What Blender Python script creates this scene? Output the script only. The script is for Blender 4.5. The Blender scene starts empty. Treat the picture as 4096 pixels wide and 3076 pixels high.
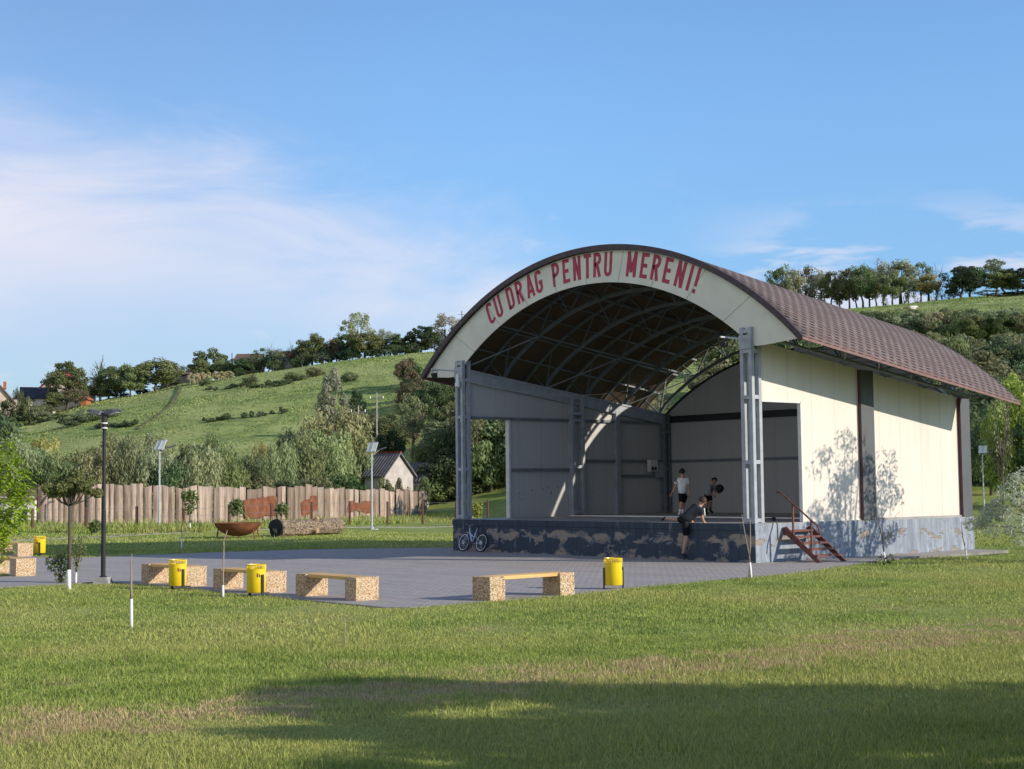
import bpy, math, random
import numpy as np
from mathutils import Vector, Matrix
from math import radians as R, sin, cos, pi
random.seed(7); RNG = np.random.default_rng(11)
SC = 0.8                      # everything is laid out in survey units, then scaled to metres at the end
scene = bpy.context.scene; COL = scene.collection

# ------------------------------------------------------------------ camera, sky, sun, exposure
F_PX = 5911.6
CAM = np.array([45.2298, -35.1126, 2.4305])
FW = np.array([-0.76242823, 0.64340646, 0.06878452]); RT = np.array([0.64431673, 0.76468002, -0.01097346]); UP = np.array([0.05965854, -0.03595254, 0.99757119])
cd = bpy.data.cameras.new("camera"); cam = bpy.data.objects.new("camera", cd); COL.objects.link(cam)
cd.sensor_width = 36; cd.lens = F_PX/4096*36; cd.clip_start = 0.1; cd.clip_end = 5000
cam.matrix_world = Matrix(((RT[0], UP[0], -FW[0], CAM[0]*SC), (RT[1], UP[1], -FW[1], CAM[1]*SC), (RT[2], UP[2], -FW[2], CAM[2]*SC), (0, 0, 0, 1)))
scene.camera = cam
SUN_DIR = Vector((1.94, 1.0, 0.795)).normalized()
SUN_EL = math.asin(SUN_DIR.z); SUN_AZ = math.atan2(SUN_DIR.x, SUN_DIR.y)
sd = bpy.data.lights.new("sun", "SUN"); sd.energy = 4.2; sd.angle = R(0.5); sd.color = (1.0, 0.90, 0.76)
sun = bpy.data.objects.new("sun", sd); COL.objects.link(sun); sun.rotation_euler = SUN_DIR.to_track_quat('Z', 'Y').to_euler(); sun.location = (20, 20, 40)
scene.view_settings.view_transform = 'Standard'; scene.view_settings.look = 'None'; scene.view_settings.gamma = 1
scene.view_settings.exposure = 0.34
scene.view_settings.use_curve_mapping = False

def make_world():
    w = bpy.data.worlds.new("World"); scene.world = w; w.use_nodes = True
    nt = w.node_tree; nt.nodes.clear(); L = nt.links.new
    def nd(t, **k):
        n = nt.nodes.new(t)
        for a, b in k.items(): setattr(n, a, b)
        return n
    def mth(op, a, b=None, c=None, clamp=False):
        n = nd('ShaderNodeMath', operation=op, use_clamp=clamp)
        for i, v in enumerate((a, b, c)):
            if v is None: continue
            if isinstance(v, (int, float)): n.inputs[i].default_value = v
            else: L(v, n.inputs[i])
        return n.outputs[0]
    def sstep(x, a, b):
        n = nd('ShaderNodeMapRange', interpolation_type='SMOOTHSTEP'); L(x, n.inputs[0])
        n.inputs[1].default_value = a; n.inputs[2].default_value = b
        return n.outputs[0]
    sky = nd('ShaderNodeTexSky', sky_type='NISHITA', sun_disc=False, sun_elevation=SUN_EL, sun_rotation=SUN_AZ)
    sky.air_density = 1.0; sky.dust_density = 0.15; sky.ozone_density = 2.0
    tc = nd('ShaderNodeTexCoord'); D = tc.outputs['Generated']
    def dot(v):
        n = nd('ShaderNodeVectorMath', operation='DOT_PRODUCT'); L(D, n.inputs[0]); n.inputs[1].default_value = tuple(v); return n.outputs['Value']
    fx, fy = FW[0], FW[1]; l = math.hypot(fx, fy); fx /= l; fy /= l
    f = dot((fx, fy, 0)); r = dot((-fy*-1, -fx*1, 0)); r = dot((fy, -fx, 0)); z = dot((0, 0, 1))
    az = mth('ARCTAN2', r, f)                     # compass bearing from the hill's middle, + to the north-east
    el = mth('ARCSINE', z)
    cx = nd('ShaderNodeCombineXYZ'); L(az, cx.inputs[0]); L(el, cx.inputs[1])
    def noise(sx, sy, scale, det, rot=0.0, rough=.55, dist=0.0, off=0):
        mp = nd('ShaderNodeMapping'); L(cx.outputs[0], mp.inputs[0]); mp.inputs['Rotation'].default_value = (0, 0, rot)
        mp.inputs['Scale'].default_value = (sx, sy, 1); mp.inputs['Location'].default_value = (off, off*.7, 0)
        n = nd('ShaderNodeTexNoise'); L(mp.outputs[0], n.inputs['Vector']); n.inputs['Scale'].default_value = scale
        n.inputs['Detail'].default_value = det; n.inputs['Roughness'].default_value = rough; n.inputs['Distortion'].default_value = dist
        return n.outputs[0]
    # broad cirrus veil: upper edge falls to the right, thins out beyond the middle
    n1 = noise(1, 3.2, 5, 7, .22, .62, .6); n2 = noise(1, 2.2, 2.0, 4, .15, .5, .2, 3.1)
    edge = mth('ADD', mth('MULTIPLY', az, -.27), .150)                 # elevation of the veil's top
    h = mth('SUBTRACT', el, mth('ADD', edge, mth('MULTIPLY', mth('SUBTRACT', n1, .5), .13)))
    top = mth('SUBTRACT', 1, sstep(h, -.075, .045))
    right = mth('SUBTRACT', 1, sstep(mth('ADD', az, mth('MULTIPLY', n2, .12)), .07, .29))
    veil = mth('MULTIPLY', mth('MULTIPLY', top, right), mth('ADD', .62, mth('MULTIPLY', n1, .75)))
    low = sstep(mth('SUBTRACT', el, mth('MULTIPLY', n2, .14)), -.02, .11)
    low = mth('ADD', .12, mth('MULTIPLY', low, .88))
    veil = mth('MULTIPLY', veil, low, clamp=True)
    # small wisps low on the right
    n3 = noise(1, 4.5, 9, 6, .05, .55, .3, 7.7); band = mth('MULTIPLY', sstep(el, .06, .10), mth('SUBTRACT', 1, sstep(el, .13, .20)))
    wisps = mth('MULTIPLY', mth('MULTIPLY', sstep(n3, .46, .60), band), mth('MULTIPLY', sstep(az, .10, .20), .75))
    n4 = noise(1, 3.0, 11, 7, .5, .6, .8, 1.7)
    fluff = mth('MULTIPLY', mth('MULTIPLY', sstep(n4, .50, .72), .40), mth('MULTIPLY', mth('SUBTRACT', 1, sstep(az, .05, .16)), mth('SUBTRACT', 1, sstep(el, .16, .24))))
    cl = mth('MAXIMUM', mth('MAXIMUM', veil, wisps), fluff, clamp=True)
    mix = nd('ShaderNodeMix', data_type='RGBA'); L(mth('MULTIPLY', cl, .95), mix.inputs[0])
    tint = nd('ShaderNodeMix', data_type='RGBA', blend_type='MULTIPLY'); tint.inputs[0].default_value = 1
    L(sky.outputs[0], tint.inputs[6]); tint.inputs[7].default_value = (1.01, 1.15, 1.36, 1)
    lowc = nd('ShaderNodeMix', data_type='RGBA'); L(sstep(el, 0, .30), lowc.inputs[0]); lowc.inputs[6].default_value = (.55, .60, .70, 1); lowc.inputs[7].default_value = (1, 1, 1, 1)
    azc = nd('ShaderNodeMix', data_type='RGBA'); L(sstep(az, -.36, .06), azc.inputs[0]); azc.inputs[6].default_value = (1, .98, .97, 1); azc.inputs[7].default_value = (1.10, 1.20, 1.22, 1)
    t3 = nd('ShaderNodeMix', data_type='RGBA', blend_type='MULTIPLY'); t3.inputs[0].default_value = 1; L(tint.outputs[2], t3.inputs[6]); L(azc.outputs[2], t3.inputs[7])
    t2 = nd('ShaderNodeMix', data_type='RGBA', blend_type='MULTIPLY'); t2.inputs[0].default_value = 1; L(t3.outputs[2], t2.inputs[6]); L(lowc.outputs[2], t2.inputs[7])
    L(t2.outputs[2], mix.inputs[6]); mix.inputs[7].default_value = (6.3, 6.2, 6.9, 1)
    bg = nd('ShaderNodeBackground'); L(mix.outputs[2], bg.inputs[0]); bg.inputs[1].default_value = 0.105
    out = nd('ShaderNodeOutputWorld'); L(bg.outputs[0], out.inputs[0])
make_world()

# ------------------------------------------------------------------ helpers: view rays, terrain
FH = FW[:2]/np.hypot(*FW[:2]); RH = np.array([FH[1], -FH[0]])
def ray(px, py):
    d = FW + (px-2048)/F_PX*RT - (py-1538)/F_PX*UP; return d
def at(px, py, t):
    """survey point seen at photo pixel (px,py), t units ahead of the camera on the map"""
    d = ray(px, py); return CAM + d*(t/(d[:2] @ FH))
def atdep(px, py, dep): d = ray(px, py); return CAM + d*dep
def ss(x, a, b):
    u = np.clip((np.asarray(x, float)-a)/(b-a), 0, 1); return u*u*(3-2*u)
RPX = np.array([-1500, -500, 0, 135, 231, 337, 433, 530, 626, 722, 867, 1000, 1141, 1285, 1478, 1743, 2200, 2800, 3435, 3616, 3900, 4096, 4600, 6000])
RPY = np.array([1720, 1700, 1692, 1678, 1652, 1623, 1604, 1592, 1570, 1546, 1530, 1504, 1487, 1463, 1439, 1414, 1366, 1310, 1240, 1225, 1196, 1182, 1150, 1100])
def horizon(px): return 1968.1 - .011*px
TR = 280.0
def hnoise(x, y, s, seed=0):
    x = np.asarray(x)/s; y = np.asarray(y)/s; v = 0
    for k, (a, b, c) in enumerate([(1.0, .37, 0.3), (-.62, .81, 2.1), (.23, -1.17, 4.0), (1.71, 1.33, 1.1), (-1.9, .6, 5.2), (.5, 2.3, .7)]):
        v = v + np.sin(x*a + y*b + c + seed*1.7 + 1.3*np.sin(x*b*.7 - y*a*.6 + seed))/(1+.35*k)
    return v/3.0
def H(x, y):
    x = np.asarray(x, float); y = np.asarray(y, float)
    dx = x-CAM[0]; dy = y-CAM[1]
    t = dx*FH[0]+dy*FH[1]; l = dx*RH[0]+dy*RH[1]
    tt = np.maximum(t, 20.0); px = 2048 + np.clip(l/tt, -1.2, 1.2)*F_PX*.9977
    near = -.02 + .42*(1-ss(np.hypot(dx, dy), 6, 27))
    zf = np.interp(px, [0, 800, 1300, 1700, 2600, 4096], [.40, .12, -.12, -.45, -.5, -.6])
    z0 = near + zf*ss(t, 62, 100)
    back = -.10*ss(y, 2, 11)*ss(x, 12, 15) * (1-ss(t, 62, 100)); z0 = z0 + back
    zr = 2.43 + (horizon(px)-np.interp(px, RPX, RPY))/F_PX*TR
    s0 = np.interp(px, [0, 1500, 2400, 4096], [150, 150, 118, 112])
    u = np.clip((t-s0)/(TR-s0), 0, 1)
    prof = .45*u + .55*(u*u*(3-2*u))
    terr = (1.1*hnoise(x, y, 13)+.35*hnoise(x, y, 3.9, 2)+.7*np.sin(t*.42 + 2.0*hnoise(x, y, 22, 4)))*u*(1-u)*3.0
    z = z0*(1-ss(t, 120, 160)) + prof*(zr+.4) + terr*.42
    z = np.where(t > TR, zr+.4 - .03*(t-TR), z)
    return z
def h(x, y): return float(H(x, y))
CF = 2.25
def ground_at(px, t):
    p = at(px, 1900, t); return Vector((p[0], p[1], h(p[0], p[1])))
def pxh(px, py, t): return float(at(px, py, t)[2])

# ------------------------------------------------------------------ helpers: meshes and objects
class MB:
    def __init__(s): s.v = []; s.f = []; s.m = []
    def add(s, vs, fs, m=0):
        b = len(s.v); s.v += [tuple(map(float, v)) for v in vs]
        for f in fs: s.f.append([b+i for i in f]); s.m.append(m)
        return s
    def box(s, x0, x1, y0, y1, z0, z1, m=0, rz=0, org=(0, 0)):
        vs = [(x, y, z) for z in (z0, z1) for x, y in ((x0, y0), (x1, y0), (x1, y1), (x0, y1))]
        if rz:
            c, q = cos(rz), sin(rz); vs = [(org[0]+(x-org[0])*c-(y-org[1])*q, org[1]+(x-org[0])*q+(y-org[1])*c, z) for x, y, z in vs]
        return s.add(vs, [(0, 3, 2, 1), (4, 5, 6, 7), (0, 1, 5, 4), (1, 2, 6, 5), (2, 3, 7, 6), (3, 0, 4, 7)], m)
    def bar(s, a, b, w, hh=None, m=0, up=(0, 0, 1)):
        a = Vector(a); b = Vector(b); hh = hh or w; d = (b-a).normalized(); u = Vector(up)
        if abs(d.dot(u)) > .98: u = Vector((0, 1, 0))
        r = d.cross(u).normalized(); u = r.cross(d)
        vs = [p+r*i*w/2+u*j*hh/2 for p in (a, b) for i, j in ((-1, -1), (1, -1), (1, 1), (-1, 1))]
        return s.add(vs, [(3, 2, 1, 0), (4, 5, 6, 7), (0, 1, 5, 4), (1, 2, 6, 5), (2, 3, 7, 6), (3, 0, 4, 7)], m)
    def tube(s, pts, rad, n=8, m=0, cap=True):
        pts = [Vector(p) for p in pts]; k = len(pts)
        if not hasattr(rad, '__len__'): rad = [rad]*k
        b = len(s.v); prev = None
        for i, p in enumerate(pts):
            d = (pts[min(i+1, k-1)]-pts[max(i-1, 0)]).normalized()
            if prev is None:
                r = d.cross(Vector((0, 0, 1)));
                if r.length < .05: r = d.cross(Vector((0, 1, 0)))
            else: r = prev - d*prev.dot(d)
            r.normalize(); prev = r; u = d.cross(r)
            for j in range(n):
                a = 2*pi*j/n; s.v.append(tuple(p+(r*cos(a)+u*sin(a))*rad[i]))
        for i in range(k-1):
            for j in range(n):
                s.f.append([b+i*n+j, b+i*n+(j+1) % n, b+(i+1)*n+(j+1) % n, b+(i+1)*n+j]); s.m.append(m)
        if cap:
            s.f.append([b+j for j in range(n)][::-1]); s.m.append(m); s.f.append([b+(k-1)*n+j for j in range(n)]); s.m.append(m)
        return s
    def lathe(s, prof, n=20, c=(0, 0, 0), m=0):
        b = len(s.v)
        for r, z in prof:
            for j in range(n): s.v.append((c[0]+r*cos(2*pi*j/n), c[1]+r*sin(2*pi*j/n), c[2]+z))
        for i in range(len(prof)-1):
            for j in range(n): s.f.append([b+i*n+j, b+i*n+(j+1) % n, b+(i+1)*n+(j+1) % n, b+(i+1)*n+j]); s.m.append(m)
        return s
    def prism(s, poly, d, m=0):
        """extrude a 3-D polygon by vector d"""
        n = len(poly); d = Vector(d); vs = [Vector(p) for p in poly]+[Vector(p)+d for p in poly]
        return s.add(vs, [list(range(n))[::-1], [n+i for i in range(n)]]+[(i, (i+1) % n, n+(i+1) % n, n+i) for i in range(n)], m)
    def ball(s, c, r, n=10, m=0):
        pr = [(max(1e-4, r*sin(pi*i/n)), -r*cos(pi*i/n)) for i in range(n+1)]
        return s.lathe(pr, max(8, n+4), c, m)
    def build(s, name, mats, parent=None, smooth=False, bevel=0):
        me = bpy.data.meshes.new(name); me.from_pydata(s.v, [], s.f)
        if not isinstance(mats, (list, tuple)): mats = [mats]
        for q in mats: me.materials.append(q)
        me.polygons.foreach_set('material_index', s.m)
        if smooth: me.polygons.foreach_set('use_smooth', [True]*len(s.f))
        me.update(); o = bpy.data.objects.new(name, me); COL.objects.link(o)
        if parent: o.parent = parent
        if bevel:
            b = o.modifiers.new('bevel', 'BEVEL'); b.width = bevel; b.segments = 2; b.limit_method = 'ANGLE'; b.angle_limit = R(40)
        return o
def tag(o, label=None, cat=None, group=None, kind=None):
    if label: o['label'] = label
    if cat: o['category'] = cat
    if group: o['group'] = group
    if kind: o['kind'] = kind
    return o
def empty(name, loc=(0, 0, 0), rz=0, label=None, cat=None, group=None):
    o = bpy.data.objects.new(name, None); COL.objects.link(o); o.location = loc; o.rotation_euler = (0, 0, rz); o.empty_display_size = .2
    return tag(o, label, cat, group)
def kids(o): return [c for c in bpy.data.objects if c.parent is o]
def copy_tree(o, parent=None):
    c = o.copy(); COL.objects.link(c); c.parent = parent
    for ch in kids(o): copy_tree(ch, c)
    return c
def np_mesh(name, V, F, mats, parent=None, tint=None, nper=4, smooth=False):
    """V (n,3), F (m,nper) -> mesh; tint per face stored as attribute"""
    me = bpy.data.meshes.new(name); n = len(V); m = len(F)
    me.vertices.add(n); me.vertices.foreach_set('co', np.ascontiguousarray(V, dtype=np.float32).ravel())
    me.loops.add(m*nper); me.loops.foreach_set('vertex_index', np.ascontiguousarray(F, dtype=np.int32).ravel())
    me.polygons.add(m); me.polygons.foreach_set('loop_start', np.arange(0, m*nper, nper, dtype=np.int32))
    me.update(calc_edges=True)
    if tint is not None:
        a = me.attributes.new('tint', 'FLOAT', 'FACE'); a.data.foreach_set('value', np.ascontiguousarray(tint, dtype=np.float32))
    if smooth: me.polygons.foreach_set('use_smooth', np.ones(m, dtype=bool))
    if not isinstance(mats, (list, tuple)): mats = [mats]
    for q in mats: me.materials.append(q)
    o = bpy.data.objects.new(name, me); COL.objects.link(o)
    if parent: o.parent = parent
    return o

# ------------------------------------------------------------------ materials
class NT:
    def __init__(s, name):
        s.mat = bpy.data.materials.new(name); s.mat.use_nodes = True; s.t = s.mat.node_tree; s.t.nodes.clear()
        s.out = s.n('ShaderNodeOutputMaterial'); s.tc = s.n('ShaderNodeTexCoord')
    def n(s, t, **k):
        x = s.t.nodes.new(t)
        for a, b in k.items(): setattr(x, a, b)
        return x
    def l(s, a, b): s.t.links.new(a, b)
    def put(s, sock, v):
        if isinstance(v, (int, float)): sock.default_value = v
        elif isinstance(v, (tuple, list)): sock.default_value = tuple(v)+((1,) if len(v) == 3 and sock.type == 'RGBA' else ())
        else: s.l(v, sock)
    def math(s, op, a, b=0, clamp=False):
        x = s.n('ShaderNodeMath', operation=op, use_clamp=clamp); s.put(x.inputs[0], a); s.put(x.inputs[1], b); return x.outputs[0]
    def noise(s, scale, det=4, rough=.55, stretch=(1, 1, 1), dist=0, coord='Object', vec=None):
        mp = s.n('ShaderNodeMapping'); s.l(vec or s.tc.outputs[coord], mp.inputs[0]); mp.inputs['Scale'].default_value = stretch
        x = s.n('ShaderNodeTexNoise'); s.l(mp.outputs[0], x.inputs['Vector']); x.inputs['Scale'].default_value = scale
        x.inputs['Detail'].default_value = det; x.inputs['Roughness'].default_value = rough; x.inputs['Distortion'].default_value = dist
        return x.outputs[0]
    def step(s, x, a, b, lo=0, hi=1):
        m = s.n('ShaderNodeMapRange', interpolation_type='SMOOTHSTEP'); s.put(m.inputs[0], x)
        m.inputs[1].default_value = a; m.inputs[2].default_value = b; m.inputs[3].default_value = lo; m.inputs[4].default_value = hi; return m.outputs[0]
    def mix(s, f, a, b, mode='MIX'):
        x = s.n('ShaderNodeMix', data_type='RGBA', blend_type=mode); s.put(x.inputs[0], f); s.put(x.inputs[6], a); s.put(x.inputs[7], b); return x.outputs[2]
    def xyz(s, coord='Object'):
        x = s.n('ShaderNodeSeparateXYZ'); s.l(s.tc.outputs[coord], x.inputs[0]); return x.outputs
    def bump(s, hgt, strength=.3, dist=.02):
        b = s.n('ShaderNodeBump'); b.inputs['Strength'].default_value = strength; b.inputs['Distance'].default_value = dist; s.l(hgt, b.inputs['Height']); return b.outputs[0]
    def done(s, col, rough=.7, spec=.3, metal=0, normal=None, trans=0):
        p = s.n('ShaderNodeBsdfPrincipled'); s.put(p.inputs['Base Color'], col); s.put(p.inputs['Roughness'], rough)
        p.inputs['Specular IOR Level'].default_value = spec; p.inputs['Metallic'].default_value = metal
        if normal is not None: s.l(normal, p.inputs['Normal'])
        o = p.outputs[0]
        if trans:
            t = s.n('ShaderNodeBsdfTranslucent'); s.put(t.inputs[0], col); mx = s.n('ShaderNodeMixShader'); mx.inputs[0].default_value = trans
            s.l(o, mx.inputs[1]); s.l(t.outputs[0], mx.inputs[2]); o = mx.outputs[0]
        s.l(o, s.out.inputs[0]); return s.mat
def simple(name, c, rough=.6, spec=.3, var=.18, scale=6, metal=0, bump=0, c2=None, stretch=(1, 1, 1)):
    m = NT(name); f = m.noise(scale, 5, .6, stretch); c2 = c2 or tuple(x*(1-var) for x in c); c1 = tuple(min(1, x*(1+var*.5)) for x in c)
    col = m.mix(m.step(f, .35, .65), c1, c2)
    return m.done(col, m.step(f, .3, .7, rough*.85, min(1, rough*1.1)), spec, metal, m.bump(f, bump) if bump else None)

def ground_color(m, hill=True):
    """shared by the soil sheet and the grass blades: green with straw patches on the near lawn"""
    big = m.noise(.16, 3, .5); mid = m.noise(.9, 5, .6, dist=.4); fine = m.noise(9, 4, .6)
    g = m.mix(m.step(mid, .35, .65), (.190, .270, .054), (.300, .375, .090))
    g = m.mix(m.step(big, .38, .62), g, (.345, .385, .115))
    # straw: a band across the foreground
    geo = m.xyz()
    dx = m.math('SUBTRACT', geo[0], float(CAM[0])); dy = m.math('SUBTRACT', geo[1], float(CAM[1]))
    t = m.math('ADD', m.math('MULTIPLY', dx, float(FH[0])), m.math('MULTIPLY', dy, float(FH[1])))
    l = m.math('ADD', m.math('MULTIPLY', dx, float(RH[0])), m.math('MULTIPLY', dy, float(RH[1])))
    c = m.math('ADD', 17.2, m.math('MULTIPLY', l, .84))
    c = m.math('ADD', c, m.math('MULTIPLY', m.math('SUBTRACT', big, .5), 7))
    d = m.math('ABSOLUTE', m.math('SUBTRACT', t, c))
    band = m.step(d, .4, 3.8, 1, 0)
    p = m.noise(1.5, 7, .70, dist=.8)
    thr = m.math('ADD', p, m.math('MULTIPLY', band, .235))
    near = m.step(t, 24, 32, 1, 0)
    straw = m.math('MULTIPLY', m.step(thr, .655, .75, 0, .95), near)
    edgew = m.step(m.noise(.35, 4, .6), .56, .72, 0, .55)
    straw = m.math('MAXIMUM', straw, m.math('MULTIPLY', edgew, m.step(t, 10, 60, .9, .5)))
    return g, straw, fine, mid
def mat_ground():
    m = NT('lawn_soil'); g, straw, fine, mid = ground_color(m)
    col = m.mix(straw, g, (.42, .33, .17)); col = m.mix(m.math('MULTIPLY', fine, .5), col, (.09, .10, .04))
    # meadow on the hill: streaky, paler
    geo = m.xyz(); st = m.noise(.35, 6, .62, (1, 1, 3.5), .6); st2 = m.noise(.05, 4, .5, (1, 1, 4)); st3 = m.noise(1.6, 5, .6, (1, 1, 2))
    hc = m.mix(m.step(st, .32, .66), (.120, .185, .052), (.325, .380, .122)); hc = m.mix(m.step(st2, .4, .62), hc, (.355, .385, .145)); hc = m.mix(m.step(st3, .45, .75, 0, .55), hc, (.13, .19, .075))
    # footpath worn up the slope
    col = m.mix(m.step(geo[2], 2.0, 4.5), col, hc)
    return m.done(col, .95, .1, normal=m.bump(m.noise(3, 6, .7), .5, .15))
def mat_blades():
    m = NT('grass_blades'); g, straw, fine, mid = ground_color(m)
    a = m.n('ShaderNodeAttribute', attribute_name='tint'); v = a.outputs['Fac']
    g2 = m.mix(v, tuple([.62]*3), (1.5, 1.42, 1.25)); col = m.mix(1, g, g2, 'MULTIPLY')
    col = m.mix(m.step(v, .90, .93, 0, .8), col, (.46, .38, .19))
    s2 = m.mix(v, (.34, .26, .13), (.60, .47, .26)); col = m.mix(m.math('MULTIPLY', straw, m.step(v, .12, .2)), col, s2)
    return m.done(col, .6, .25, trans=.30)
def mat_leaf(name='leaf'):
    m = NT(name); a = m.n('ShaderNodeAttribute', attribute_name='tint'); oi = m.n('ShaderNodeObjectInfo')
    v = a.outputs['Fac']; k = m.mix(v, (.62, .68, .62), (1.38, 1.30, 1.2)); col = m.mix(1, oi.outputs['Color'], k, 'MULTIPLY')
    return m.done(col, .6, .2, trans=.36)
def mat_bark(name='bark', c=(.10, .085, .07)):
    m = NT(name); f = m.noise(7, 6, .65, (1, 1, .18)); col = m.mix(f, tuple(x*.55 for x in c), tuple(x*1.5 for x in c)); return m.done(col, .9, .1, normal=m.bump(f, .6, .03))
def mat_whitewash():
    m = NT('whitewashed_bark'); f = m.noise(14, 5, .6, (1, 1, .3)); col = m.mix(m.step(f, .55, .68), (.78, .77, .74), (.42, .38, .33)); return m.done(col, .85, .1)
def mat_pavers():
    m = NT('concrete_pavers'); b = m.n('ShaderNodeTexBrick'); b.offset = .5
    m.l(m.tc.outputs['Object'], b.inputs['Vector']); b.inputs['Scale'].default_value = 1
    b.inputs['Brick Width'].default_value = .25; b.inputs['Row Height'].default_value = .125; b.inputs['Mortar Size'].default_value = .011; b.inputs['Mortar Smooth'].default_value = .3
    b.inputs['Color1'].default_value = (.43, .39, .362, 1); b.inputs['Color2'].default_value = (.35, .315, .292, 1); b.inputs['Mortar'].default_value = (.13, .118, .108, 1); b.inputs['Bias'].default_value = -.1
    f = m.noise(.45, 6, .65); f2 = m.noise(14, 5, .7)
    rows = m.noise(1.0, 2, .5, (.05, 2.6, 1))
    col = m.mix(m.step(f, .35, .7, 0, .55), b.outputs[0], (.27, .25, .235)); col = m.mix(m.step(rows, .45, .6, 0, .35), col, (.40, .37, .35)); col = m.mix(m.step(f2, .62, .75, 0, .6), col, (.11, .10, .085))
    return m.done(col, .85, .2, normal=m.bump(b.outputs['Fac'], -.4, .01))
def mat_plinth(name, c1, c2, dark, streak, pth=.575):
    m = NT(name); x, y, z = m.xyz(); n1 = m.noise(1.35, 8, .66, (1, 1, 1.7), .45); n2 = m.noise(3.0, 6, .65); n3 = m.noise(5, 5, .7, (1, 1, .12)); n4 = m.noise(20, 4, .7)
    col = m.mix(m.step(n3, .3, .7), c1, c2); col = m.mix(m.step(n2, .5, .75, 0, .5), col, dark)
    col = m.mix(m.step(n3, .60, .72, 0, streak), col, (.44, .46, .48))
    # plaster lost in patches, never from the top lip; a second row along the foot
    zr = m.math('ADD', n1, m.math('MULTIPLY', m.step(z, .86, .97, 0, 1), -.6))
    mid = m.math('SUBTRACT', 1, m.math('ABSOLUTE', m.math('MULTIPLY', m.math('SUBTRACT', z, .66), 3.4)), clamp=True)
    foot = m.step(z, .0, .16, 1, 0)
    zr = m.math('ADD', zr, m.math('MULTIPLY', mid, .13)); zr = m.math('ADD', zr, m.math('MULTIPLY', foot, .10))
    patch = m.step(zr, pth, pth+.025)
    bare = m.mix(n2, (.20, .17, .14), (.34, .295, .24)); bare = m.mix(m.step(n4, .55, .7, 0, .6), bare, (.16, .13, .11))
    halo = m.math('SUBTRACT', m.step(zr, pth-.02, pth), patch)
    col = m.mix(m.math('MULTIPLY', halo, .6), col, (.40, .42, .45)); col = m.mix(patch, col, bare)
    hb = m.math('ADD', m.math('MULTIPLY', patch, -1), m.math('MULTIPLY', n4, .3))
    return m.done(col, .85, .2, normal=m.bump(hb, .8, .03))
def mat_panel(name, c, dirt=.25, axis='Y'):
    """sandwich panel: fine ribs and a joint every 1.2 m"""
    m = NT(name); X = m.xyz(); u = {'X': X[0], 'Y': X[1]}[axis]
    w = m.math('FRACT', m.math('MULTIPLY', u, 1/1.19)); j = m.math('LESS_THAN', m.math('ABSOLUTE', m.math('SUBTRACT', w, .5)), .009)
    rib = m.math('SINE', m.math('MULTIPLY', u, 2*pi/.075))
    f = m.noise(1.1, 6, .6, (1, 1, .25)); f2 = m.noise(5, 5, .65)
    col = m.mix(m.step(f, .4, .75, 0, dirt), c, tuple(x*.8 for x in c)); col = m.mix(m.math('MULTIPLY', j, .6), col, (.30, .29, .26)); drip = m.noise(3.5, 5, .6, (1, 1, .06)); col = m.mix(m.step(drip, .55, .75, 0, .28), col, tuple(x*.62 for x in c))
    low = m.step(X[2], 1.2, 1.75, .22, 0); col = m.mix(m.math('MULTIPLY', low, f2), col, (.30, .25, .2))
    return m.done(col, .5, .35, normal=m.bump(rib, .10, .004))
def mat_shingle():
    m = NT('brown_shingles'); uv = m.n('ShaderNodeUVMap'); uv.uv_map = 'UVMap'; sx = m.n('ShaderNodeSeparateXYZ'); m.l(uv.outputs[0], sx.inputs[0]); U, V = sx.outputs[0], sx.outputs[1]
    row = m.math('FLOOR', m.math('MULTIPLY', V, 1/.21)); fv = m.math('FRACT', m.math('MULTIPLY', V, 1/.21))
    off = m.math('MULTIPLY', m.math('MODULO', row, 2), .5)
    uu = m.math('ADD', m.math('MULTIPLY', U, 1/.40), off); fu = m.math('FRACT', uu)
    # each tab: dark dash along its lower part
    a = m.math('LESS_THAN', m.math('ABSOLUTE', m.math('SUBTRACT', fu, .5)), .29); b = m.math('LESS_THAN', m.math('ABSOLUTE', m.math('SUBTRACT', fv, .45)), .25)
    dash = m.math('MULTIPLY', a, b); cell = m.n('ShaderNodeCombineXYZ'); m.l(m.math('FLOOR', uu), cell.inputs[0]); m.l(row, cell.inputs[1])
    wn = m.n('ShaderNodeTexWhiteNoise', noise_dimensions='2D'); m.l(cell.outputs[0], wn.inputs[0]); r = wn.outputs['Value']
    base = m.mix(r, (.150, .112, .104), (.235, .180, .170)); f = m.noise(1.5, 5, .6); base = m.mix(m.step(f, .4, .7, 0, .3), base, (.15, .11, .10))
    gr = m.noise(60, 3, .7); base = m.mix(m.math('MULTIPLY', gr, .4), base, (.10, .075, .07))
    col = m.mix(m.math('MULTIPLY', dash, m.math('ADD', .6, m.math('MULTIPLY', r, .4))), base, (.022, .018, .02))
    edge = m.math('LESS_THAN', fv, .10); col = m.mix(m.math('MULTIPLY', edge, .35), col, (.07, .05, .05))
    return m.done(col, .9, .15, normal=m.bump(m.math('SUBTRACT', fv, dash), .3, .01))
def mat_osb():
    m = NT('osb_board'); v = m.n('ShaderNodeTexVoronoi', feature='F1'); mp = m.n('ShaderNodeMapping'); m.l(m.tc.outputs['Object'], mp.inputs[0]); mp.inputs['Scale'].default_value = (9, 22, 9); m.l(mp.outputs[0], v.inputs['Vector'])
    f = m.noise(.8, 4, .6); col = m.mix(v.outputs['Color'], (.075, .052, .038), (.145, .105, .07)); col = m.mix(m.step(f, .4, .7, 0, .6), col, (.12, .08, .05))
    return m.done(col, .8, .2)
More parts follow.
